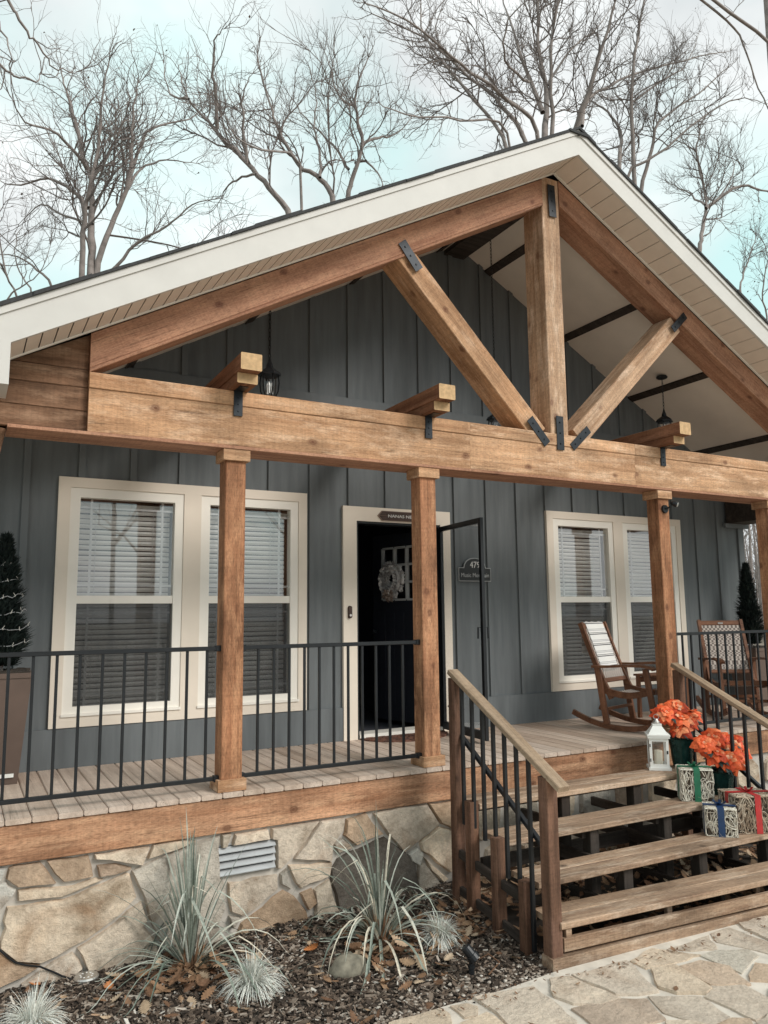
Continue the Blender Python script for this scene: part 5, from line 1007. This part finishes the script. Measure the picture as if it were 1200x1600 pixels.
# black spotlight on the post
sp = thing('post_spotlight', (5.635, 0.03, 2.13), 'small black swivelling spotlight fixed near the top of the post right of the steps', 'spotlight')
m = MB(); m.tube([(5.635, 0.0385, 2.135), (5.635, 0.020, 2.135)], [0.042, 0.038], 14); obj('mount', m, BLACK, sp)
m = MB(); m.tube([(5.635, 0.02, 2.135), (5.650, -0.02, 2.150), (5.668, -0.03, 2.178)], 0.009, 8); obj('arm', m, BLACK, sp)
m = MB(); m.tube([(5.662, -0.02, 2.192), (5.674, -0.038, 2.185), (5.688, -0.060, 2.174), (5.694, -0.070, 2.169)], [0.016, 0.027, 0.030, 0.027], 12); hd = obj('lamp_head', m, BLACK, sp)
m = MB(); m.tube([(5.6945, -0.071, 2.1685), (5.6962, -0.074, 2.167)], 0.023, 12); obj('lens', m, METAL, hd)
# ------------------------------------------------------------------ planting bed
random.seed(101)
def chips(n, x0, x1, y0, y1, keep, smin, smax):
    m = MB()
    for k in range(n):
        x, y = random.uniform(x0, x1), random.uniform(y0, y1)
        if not keep(x, y): continue
        z = mz(x, y)+random.uniform(0.0, 0.012); a = random.uniform(0, pi); Ln = random.uniform(smin, smax)*(1 if random.random() < .85 else 1.7); wd = Ln*random.uniform(0.18, 0.42); h = random.uniform(0.003, 0.007)
        ti = random.gauss(0, 0.28); tj = random.gauss(0, 0.25)
        u = Vector((cos(a)*cos(ti), sin(a)*cos(ti), sin(ti))); v_ = Vector((-sin(a)*cos(tj), cos(a)*cos(tj), sin(tj))); w_ = u.cross(v_); c = Vector((x, y, z+0.003)); u *= Ln/2; v_ *= wd/2; w_ *= h/2
        q = random.uniform(.5, .9)
        m.add([c-u-v_*q-w_, c+u-v_-w_, c+u*.9+v_*q-w_, c-u*.85+v_-w_, c-u-v_*q+w_, c+u-v_+w_, c+u*.9+v_*q+w_, c-u*.85+v_+w_], BOXF, random.random()**1.15)
    return m
edge_y = lambda x: -1.355+0.022*noise.noise((x*0.35, 0, 9))+0.014
obj('bark_mulch', chips(17000, -0.35, 3.05, -1.40, 0.03, lambda x, y: y > edge_y(x)-random.random()**3*0.07 and not (x > 2.9 and y < -1.2), 0.016, 0.052), CHIP, kind='stuff')
def oak_leaf(m, c, a, size, curl, r, tilt=(0, 0)):
    n = 14; out = []
    for k in range(n+1):
        f = k/n; w_ = 0.30*sin(pi*min(1, f*0.94+0.04))**0.7*(1.0 if k % 2 == 0 else 0.52)*(0.75+0.5*f if f < .8 else 1.1); out.append((f-0.5, w_))
    u = Vector((cos(a), sin(a), tilt[0])); v_ = Vector((-sin(a), cos(a), tilt[1])); nz_ = Vector((0, 0, 1)); vs = []; fs = []
    for f, w_ in out:
        lift = curl*(f*f*1.6)
        for s in (-1, 0, 1): vs.append(c+u*f*size+v_*s*w_*size+nz_*size*(lift+abs(s)*curl*w_*0.9))
    for k in range(n): b_ = k*3; fs += [(b_, b_+1, b_+4, b_+3), (b_+1, b_+2, b_+5, b_+4)]
    e = u*size*0.5; s0 = len(vs); vs += [c-e, c-e-u*size*0.18+v_*size*0.02, c-e-u*size*0.18-v_*size*0.01]; fs.append((s0, s0+1, s0+2))
    m.add(vs, fs, r)
m = MB()
def leaves(n, x0, x1, y0, y1, zt, s0, s1, cent=None):
    for k in range(n):
        if cent: x, y = random.gauss(cent[0], cent[2]), random.gauss(cent[1], cent[2]*0.8)
        else: x, y = random.uniform(x0, x1), random.uniform(y0, y1)
        y = min(y, 0.0)
        if y < edge_y(x)+0.05 and x < 2.95: continue
        oak_leaf(m, Vector((x, y, mz(x, y)+0.012+random.random()*zt)), random.uniform(0, 2*pi), random.uniform(s0, s1), random.uniform(-.25, .5), random.random()*0.93, (random.gauss(0, .3), random.gauss(0, .3)))
leaves(900, 3.04, 5.9, -1.25, 0.0, 0.08, 0.06, 0.11); leaves(420, 5.5, 9.0, -1.35, 0.0, 0.07, 0.06, 0.11)
leaves(85, 0, 0, 0, 0, 0.05, 0.06, 0.135, (1.02, -0.38, 0.17)); leaves(95, 0, 0, 0, 0, 0.05, 0.06, 0.135, (2.18, -0.62, 0.17)); leaves(90, 0, 0, 0, 0, 0.05, 0.05, 0.11, (2.66, -0.62, 0.12)); leaves(40, 0, 0, 0, 0, 0.03, 0.05, 0.09, (2.9, -0.45, 0.14))
leaves(120, -0.3, 2.9, -1.3, -0.02, 0.01, 0.035, 0.10)
obj('leaf_litter', m, DEADLEAF, kind='stuff')
ORANGE = [(-0.0, 0.02, 'x')]
for x, y, sz, a, r, lab in ((1.735, -0.42, 0.115, 0.3, 1.0, 'single bright orange oak leaf lying between the two fescue tufts near the wall'), (0.56, -0.25, 0.105, 1.2, 0.99, 'orange oak leaf lying below the round metal disc at the foot of the wall'),
                            (0.20, 0.0, 0.10, 2.0, 1.0, 'orange oak leaf at the foot of the wall at the left edge'), (1.40, -0.36, 0.12, 0.9, 0.80, 'tan oak leaf lying just above the middle fescue tuft'),
                            (0.62, -0.12, 0.12, 2.6, 0.88, 'pale curled oak leaf right of the round metal disc'), (2.42, -0.93, 0.10, 0.5, 0.90, 'pale oak leaf lying below the right fescue tuft')):
    m = MB(); oak_leaf(m, Vector((x, y, mz(x, y)+0.018)), a, sz, 0.3, r, (0.05, 0.12)); obj('fallen_oak_leaf', m, DEADLEAF, label=lab, category='leaf', group='large oak leaves lying on the mulch')

def arching_plant(loc, n, Ln, spread, label, seed, droop, dead):
    random.seed(seed); t = thing('strap_leaf_plant', loc, label, 'grassy plant'); base = Vector(loc); m = MB()
    for k in range(n):
        a = random.uniform(0, 2*pi); f = random.random(); up_ = 1.0-0.75*f**1.4*spread; L_ = Ln*random.uniform(0.55, 1.0)*(1.0-0.15*f); p = base+Vector((cos(a)*0.03*f*2, sin(a)*0.03*f*2, random.uniform(0.0, 0.06)))
        d = Vector((cos(a)*(1-up_)*1.5+random.gauss(0, .06), sin(a)*(1-up_)*1.5+random.gauss(0, .06), max(0.1, up_))).normalized(); pts = [p.copy()]; st_ = L_/9; dr = droop*(0.25+f)*random.uniform(0.4, 1.5)
        kink = random.random() < 0.22; kp = random.randint(4, 7)
        for i in range(9):
            d = d+Vector((0, 0, -1))*dr*st_*(i+1)*0.55
            if kink and i == kp: d = d+Vector((cos(a), sin(a), -1.3))
            d.normalize(); p = p+d*st_; zmin = mz(p.x, p.y)+0.012
            if p.z < zmin: p.z = zmin; d.z = 0.02; d = d.normalized() if d.length > .01 else Vector((cos(a), sin(a), 0))
            if p.y > 0.0: p.y = 0.0
            pts.append(p.copy())
        w0 = random.uniform(0.009, 0.020); m.strip(pts, [w0*0.8, w0, w0*1.05, w0*1.05, w0, w0*0.95, w0*0.85, w0*0.65, w0*0.4, w0*0.06], Vector((-sin(a), cos(a), 0)), clamp(random.gauss(0.5, 0.28)), 0.45)
    obj('blades', m, BLADE, t)
    m = MB()
    for k in range(dead):
        a = random.uniform(0, 2*pi); r_ = random.uniform(0.01, 0.05); p0 = base+Vector((cos(a)*r_, sin(a)*r_, 0)); p1 = p0+Vector((cos(a)*random.uniform(.01, .09), sin(a)*random.uniform(.01, .09), random.uniform(0.06, 0.24)))
        m.strip([p0, (p0+p1)/2, p1], [0.02, 0.016, 0.004], Vector((-sin(a), cos(a), 0)), random.uniform(0.1, 0.75), 0.5)
    obj('dead_sheaths', m, DEADLEAF, t)
arching_plant((1.03, -0.24, mz(1.03, -0.24)-0.01), 92, 0.92, 0.86, 'upright grey green strap leaved plant before the foundation, left of the vent', 41, 1.0, 26)
arching_plant((2.17, -0.52, mz(2.17, -0.52)-0.01), 104, 0.90, 1.0, 'sprawling pale strap leaved plant with brown dead sheaths before the dark stone', 42, 1.9, 60)
def fescue(loc, R_, label, seed):
    random.seed(seed); base = Vector(loc); m = MB()
    for k in range(1400):
        a = random.uniform(0, 2*pi); f = random.random()**0.75; lop = 0.85+0.35*noise.noise((cos(a)*1.2+seed, sin(a)*1.2, 0.5)); L_ = R_*random.uniform(0.7, 1.35)*lop; p = base+Vector((cos(a)*0.04*random.random(), sin(a)*0.04*random.random(), 0.0))
        d = Vector((cos(a)*f*1.1, sin(a)*f*1.1, 1.05-0.62*f)).normalized(); pts = [p.copy()]; st_ = L_/5
        for i in range(5):
            d = (d+Vector((0, 0, -1))*(0.30+0.46*f)*random.uniform(.5, 1.3)).normalized(); p = p+d*st_; zmin = mz(p.x, p.y)+0.008
            if p.z < zmin: p.z = zmin
            pts.append(p.copy())
        m.strip(pts, [0.0035, 0.0042, 0.004, 0.0035, 0.0025, 0.0008], Vector((-sin(a), cos(a), 0)), random.random(), 0.3)
    o = obj('fescue_tuft', m, FESCUE, None, label=label, category='ornamental grass', group='silvery fescue tufts in the mulch bed')
fescue((1.275, -0.63, mz(1.275, -0.63)), 0.205, 'silvery fescue tuft below the foundation vent, in the middle of the bed', 51)
fescue((2.53, -0.665, mz(2.53, -0.665)), 0.185, 'silvery fescue tuft beside the path light with orange leaves around it', 52)
fescue((0.15, -0.47, mz(0.15, -0.47)), 0.215, 'silvery fescue tuft in the bottom left corner, partly cut by the frame', 53)

# rock, metal disc, cord, path light
rk = MB(); vs = []; fs = []; c = Vector((1.825, -0.76, mz(1.825, -0.76)+0.03))
for i in range(9):
    for j in range(14):
        ph, a = pi*i/8, 2*pi*j/14; d = Vector((sin(ph)*cos(a), sin(ph)*sin(a), cos(ph))); s = 1+0.25*noise.noise(d*1.7+Vector((4, 0, 0)))+0.10*noise.noise(d*4); vs.append(c+Vector((d.x*0.115*s, d.y*0.085*s, d.z*0.072*s)))
fs = [(i*14+j, i*14+(j+1) % 14, (i+1)*14+(j+1) % 14, (i+1)*14+j) for i in range(8) for j in range(14)]
rk.add(vs, fs, .5); obj('rock', rk, ROCK, None, smooth=True, label='rounded mossy grey rock lying on the mulch between the fescue tufts', category='rock')
dk = thing('metal_disc', (0.47, -0.055, -0.93), 'round pale perforated metal disc lying at the foot of the foundation wall', 'ground light'); zz = mz(0.47, -0.055)+0.015
m = MB(); m.lathe((0.47, -0.055, zz), [(0.066, -0.02), (0.070, 0.004), (0.062, 0.012), (0.05, 0.0125)], 24); obj('disc_body', m, METAL, dk)
m = MB()
for k in range(9): a = 2*pi*k/9; m.lathe((0.47+0.034*cos(a), -0.055+0.034*sin(a), zz+0.0126), [(0.006, 0), (0.005, 0.001)], 8)
obj('disc_hole', m, LETTER, dk, kind='stuff')
m = MB(); m.tube([(-0.06, 0.006, -0.64), (0.01, 0.004, -0.708), (0.05, 0.004, -0.752), (0.093, 0.004, -0.79), (0.15, 0.003, -0.815), (0.222, 0.003, -0.838), (0.30, 0.002, -0.885), (0.345, 0.0, -0.915), (0.40, -0.03, mz(0.4, -.03)+0.012), (0.46, -0.05, mz(.46, -.05)+0.02)], 0.0055, 6)
obj('power_cord', m, BLACK, label='thin black cord hanging down the stones at the left end of the wall', category='cord')
pl = thing('path_light', (2.445, -1.135, -0.97), 'small black spike spotlight standing in the mulch beside the steps', 'garden light'); x, y = 2.445, -1.135
m = MB(); m.tube([(x, y, -0.99), (x, y, -0.90)], 0.017, 8); m.tube([(x, y, -0.90), (x, y, -0.885)], 0.022, 8); m.tube([(x, y, -0.885), (x-0.002, y, -0.845)], 0.013, 8); obj('stake', m, BLACK, pl)
m = MB(); hd_ = Vector((0.30, -0.25, -0.45)).normalized(); c = Vector((x-0.008, y, -0.818)); m.tube([c-hd_*0.045, c-hd_*0.038, c+hd_*0.01, c+hd_*0.012, c+hd_*0.045], [0.022, 0.030, 0.031, 0.036, 0.037], 14); obj('lamp_head', m, BLACK, pl)
m = MB(); m.tube([(2.52, -1.20, mz(2.52, -1.2)+.02), (2.60, -1.17, mz(2.6, -1.17)+.04), (2.66, -1.12, mz(2.66, -1.12)+.03), (2.63, -1.05, mz(2.63, -1.05)+.05), (2.58, -1.02, mz(2.58, -1.02)+.02)], 0.004, 5)
obj('dry_twig', m, DEADLEAF, label='curved dry twig lying on the mulch right of the path light', category='twig')

# ------------------------------------------------------------------ trees (bare winter crowns)
def V3(a, b, k=1.0): return (a[0]+b[0]*k, a[1]+b[1]*k, a[2]+b[2]*k)
def nrm3(a):
    l = sqrt(a[0]*a[0]+a[1]*a[1]+a[2]*a[2]) or 1.0; return (a[0]/l, a[1]/l, a[2]/l)
def fast_tube(m, pts, r0, r1, n):
    k = len(pts); o = len(m.v); V = m.v; F = m.f
    d = nrm3((pts[-1][0]-pts[0][0], pts[-1][1]-pts[0][1], pts[-1][2]-pts[0][2])); ref = (1, 0, 0) if abs(d[0]) < 0.7 else (0, 1, 0)
    for i, p in enumerate(pts):
        a, b = pts[max(i-1, 0)], pts[min(i+1, k-1)]; t = nrm3((b[0]-a[0], b[1]-a[1], b[2]-a[2])); dt = ref[0]*t[0]+ref[1]*t[1]+ref[2]*t[2]
        u = nrm3((ref[0]-t[0]*dt, ref[1]-t[1]*dt, ref[2]-t[2]*dt)); w_ = (t[1]*u[2]-t[2]*u[1], t[2]*u[0]-t[0]*u[2], t[0]*u[1]-t[1]*u[0]); r = r0+(r1-r0)*i/(k-1)
        for j in range(n):
            c, s = cos(2*pi*j/n)*r, sin(2*pi*j/n)*r; V.append((p[0]+u[0]*c+w_[0]*s, p[1]+u[1]*c+w_[1]*s, p[2]+u[2]*c+w_[2]*s))
    for i in range(k-1):
        for j in range(n): a = o+i*n+j; b = o+i*n+(j+1) % n; F.append((a, b, b+n, a+n)); m.r.append(0.5)
G = random.gauss; U = random.uniform
def grow(m, lf, p, d, Ln, r, lvl, leafy):
    k = 6 if lvl > 0 else 4; st_ = Ln/k; pts = [p]; ds = []
    for i in range(k):
        q = 0.22 if lvl else 0.24; d = nrm3((d[0]+G(0, q), d[1]+G(0, q), d[2]+G(0, q)+0.05)); p = V3(p, d, st_); pts.append(p); ds.append(d)
    fast_tube(m, pts, r, r*0.45, 4 if lvl > 1 else 3)
    if lvl == 0:
        if random.random() < leafy:
            e = pts[-1]; s = U(0.02, 0.042); o = len(lf.v); lf.v += [e, (e[0]+s, e[1]+U(-s, s), e[2]-s*.5), (e[0]+U(-s, s), e[1]+s, e[2]-s*1.5), (e[0]-s*.6, e[1]+U(-s, s), e[2]-s)]; lf.f.append((o, o+1, o+2, o+3)); lf.r.append(0.5)
        return
    nb = {2: max(3, int(Ln/0.25)), 1: max(2, int(Ln/0.20))}[lvl]
    for c in range(nb):
        f = U(0.15, 1.0)*k; i = min(k-1, int(f)); q = V3(pts[i], ds[i], (f-i)*st_); dd = ds[i]; rv = nrm3((G(0, 1), G(0, 1), G(0, 1)+0.35)); an = U(0.36, 0.8)
        grow(m, lf, q, nrm3((dd[0]*(1-an*0.5)+rv[0]*an, dd[1]*(1-an*0.5)+rv[1]*an, dd[2]*(1-an*0.5)+rv[2]*an)), Ln*U(0.34, 0.66), max(0.0029, r*0.5), lvl-1, leafy)
def smooth_path(P, jit):
    out = []
    for i in range(len(P)-1):
        p0, p1, p2, p3 = P[max(i-1, 0)], P[i], P[i+1], P[min(i+2, len(P)-1)]
        for s in range(4):
            t = s/4; out.append(tuple(0.5*((2*p1[c])+(-p0[c]+p2[c])*t+(2*p0[c]-5*p1[c]+4*p2[c]-p3[c])*t*t+(-p0[c]+3*p1[c]-3*p2[c]+p3[c])*t**3)+(G(0, jit) if s or i else 0) for c in range(3)))
    out.append(P[-1]); return out
for ti, (lab, dens, limbs) in enumerate(TREES):
    random.seed(500+ti); zq = min(l[2][0][2] for l in limbs); lows = [l for l in limbs if l[2][0][2] < zq+1.2]; x0 = sum(l[2][0][0] for l in lows)/len(lows); y0 = sum(l[2][0][1] for l in lows)/len(lows); hang = 'limb' in lab and 'dark' in lab
    if hang: x0 += -3.0 if 'left' in lab else 3.5
    t = thing('bare_tree', (x0, y0, -1.03), lab, 'tree', 'bare winter trees around the house')
    tm, cm, lm = MB(), MB(), MB(); zj = min(l[2][0][2] for l in limbs)
    if hang:
        fast_tube(tm, [(x0, y0, -1.1), (x0+0.1, y0, 3.0), (x0-0.1, y0+.1, 8.0), (x0, y0, max(9.0, zj+4))], 0.22, 0.08, 9)
    else:
        rb = max(l[0] for l in limbs)*1.35; zb = max(1.0, zj*0.55); fast_tube(tm, [(x0, y0, -1.1), (x0, y0, -0.5), (x0+0.03, y0, zb*0.5), (x0, y0, zb)], rb*1.35, rb, 9)
    for li, (r0, r1, P) in enumerate(limbs):
        r0 *= 0.92; r1 *= 0.85
        P = [tuple(q) for q in P]
        if hang: P0 = [(x0, y0, P[0][2]-0.6)]+P
        elif P[0][2] < zj+1.2 and (li == 0 or r0 > 0.07*0.72 or 'thicket' in lab or 'twiggy' in lab): P0 = [(x0, y0, zb-0.1), ((x0+P[0][0])/2+(P[0][0]-x0)*0.2, (y0+P[0][1])/2, (zb+P[0][2])/2)]+P
        else: P0 = P
        sp_ = smooth_path(P0, 0.02); fast_tube(tm, sp_, r0, r1*0.6, 7)
        skip = (len(P0)-len(P))*4; tot = len(sp_); acc = 0.0
        seglen = [sqrt(sum((sp_[i+1][c]-sp_[i][c])**2 for c in range(3))) for i in range(tot-1)]; total = sum(seglen[skip:]) or 1; run = 0
        step = 0.34/dens
        for i in range(skip, tot-1):
            run += seglen[i]; acc += seglen[i]; dd = nrm3(tuple(sp_[i+1][c]-sp_[i][c] for c in range(3))); f = run/total
            while acc > step:
                acc -= step
                if f < 0.28 and random.random() < 0.65: continue
                q = V3(sp_[i], dd, U(0, seglen[i])); rv = nrm3((G(0, 1), G(0, 0.8), G(0, 0.9)+0.3)); an = U(0.45, 0.85); rr = r0+(r1-r0)*f
                grow(cm, lm, q, nrm3((dd[0]*(1-an*.45)+rv[0]*an, dd[1]*(1-an*.45)+rv[1]*an, dd[2]*(1-an*.45)+rv[2]*an)), U(0.7, 2.4)*(0.7+0.5*(1-f))*min(1.25, 0.45+rr*10), min(0.030, max(0.009, rr*0.40)), 2, 0.5 if 'dead brown' in lab else 0.002)
        e = sp_[-1]; dd = nrm3(tuple(sp_[-1][c]-sp_[-2][c] for c in range(3)))
        for k in range(3): grow(cm, lm, e, nrm3((dd[0]+G(0, .3), dd[1]+G(0, .3), dd[2]+G(0, .3))), U(0.6, 1.2), max(0.008, r1*0.5), 2, 0.02)
    obj('trunk', tm, BARK, t, smooth=True); obj('crown', cm, TWIG, t)
    if lm.v: obj('dead_leaves', lm, DARKLEAF, t, kind='stuff')
# far woods seen through the gap at the right end of the porch
random.seed(900); wm = MB(); wl = MB()
for k in range(130):
    x = U(34, 85); y = x*0.64-1+G(0, 6); h = U(7, 15); r = U(0.05, 0.16); p0 = (x, y, -1.1); p1 = (x+G(0, .3), y, h*.5); p2 = (x+G(0, .6), y+G(0, .4), h); fast_tube(wm, [p0, p1, p2], r, r*.25, 5)
    for c in range(10):
        f = U(0.25, 1); q = (x, y, h*f); a = U(0, 6.28); fast_tube(wm, [q, (q[0]+cos(a)*.8, q[1]+sin(a)*.8, q[2]+.9), (q[0]+cos(a)*1.6+G(0, .3), q[1]+sin(a)*1.6, q[2]+U(1, 2.2))], r*.3, .012, 3)
obj('distant_woods', wm, BARK, kind='stuff')
# small pale pebbles along the edge of the paving
random.seed(77); m = MB()
for k in range(420):
    x = U(0.9, 2.95); y = edge_y(x)+abs(G(0, 0.09)); s = U(0.005, 0.013); c = (x, y, mz(x, y)+0.012)
    vs = []
    for i in range(3):
        for j in range(6): a = 2*pi*j/6+i; r_ = s*(0.65, 1.0, 0.6)[i]*U(.8, 1.15); vs.append((c[0]+cos(a)*r_*1.2, c[1]+sin(a)*r_, c[2]+s*(-.5, .1, .6)[i]))
    m.add(vs, [(5, 4, 3, 2, 1, 0), (12, 13, 14, 15, 16, 17)]+[(i*6+j, i*6+(j+1) % 6, (i+1)*6+(j+1) % 6, (i+1)*6+j) for i in range(2) for j in range(6)], U(0.72, 1.0))
obj('pebbles', m, CHIP, kind='stuff')

# scraps blown onto the paving
random.seed(78); m = MB()
for k in range(13):
    x = U(1.9, 5.2); y = U(-2.3, -1.40) if random.random() < .6 else -1.44-abs(G(0, 0.1))
    oak_leaf(m, Vector((x, y, -0.925)), U(0, 6.28), U(0.03, 0.07), U(-.1, .35), random.random()*0.9, (G(0, .12), G(0, .12)))
for k in range(110):
    x = U(1.8, 4.8); y = edge_y(x)-abs(G(0, 0.10)) if x < 2.95 else -1.46-0.06*(x-3)-abs(G(0, 0.05)); a = U(0, 3.14); s = U(0.006, 0.018); u = Vector((cos(a)*s, sin(a)*s, 0)); v_ = Vector((-sin(a)*s*.3, cos(a)*s*.3, 0)); c = Vector((x, y, -0.922))
    m.add([c-u-v_, c+u-v_, c+u+v_, c-u+v_], [(0, 1, 2, 3)], U(0, 0.5))
obj('path_litter', m, DEADLEAF, kind='stuff')
# woods across the yard, mirrored faintly in the window glass
random.seed(901); wm = MB(); nl = MB()
for k in range(26):
    x, y = U(-22, 26), U(-30, -15); h = U(9, 15); r = U(0.10, 0.20); fast_tube(wm, [(x, y, -1.1), (x+G(0, .3), y, h*.5), (x+G(0, .6), y+G(0, .4), h)], r, r*.25, 6)
    for c in range(12):
        f = U(0.22, 1); q = (x, y, h*f); a = U(0, 6.28); e = (q[0]+cos(a)*U(1.2, 2.4), q[1]+sin(a)*1.6, q[2]+U(1, 2.6)); fast_tube(wm, [q, (q[0]+cos(a)*.8, q[1]+sin(a)*.8, q[2]+.9), e], r*.4, .02, 3)
        for b_ in range(3): fast_tube(wm, [e if b_ == 0 else V3(q, (cos(a)*.8, sin(a)*.8, .9)), V3(e, (G(0, .7), G(0, .7), U(.3, 1.3)))], .02, .008, 3)
obj('yard_woods', wm, BARK, kind='stuff')
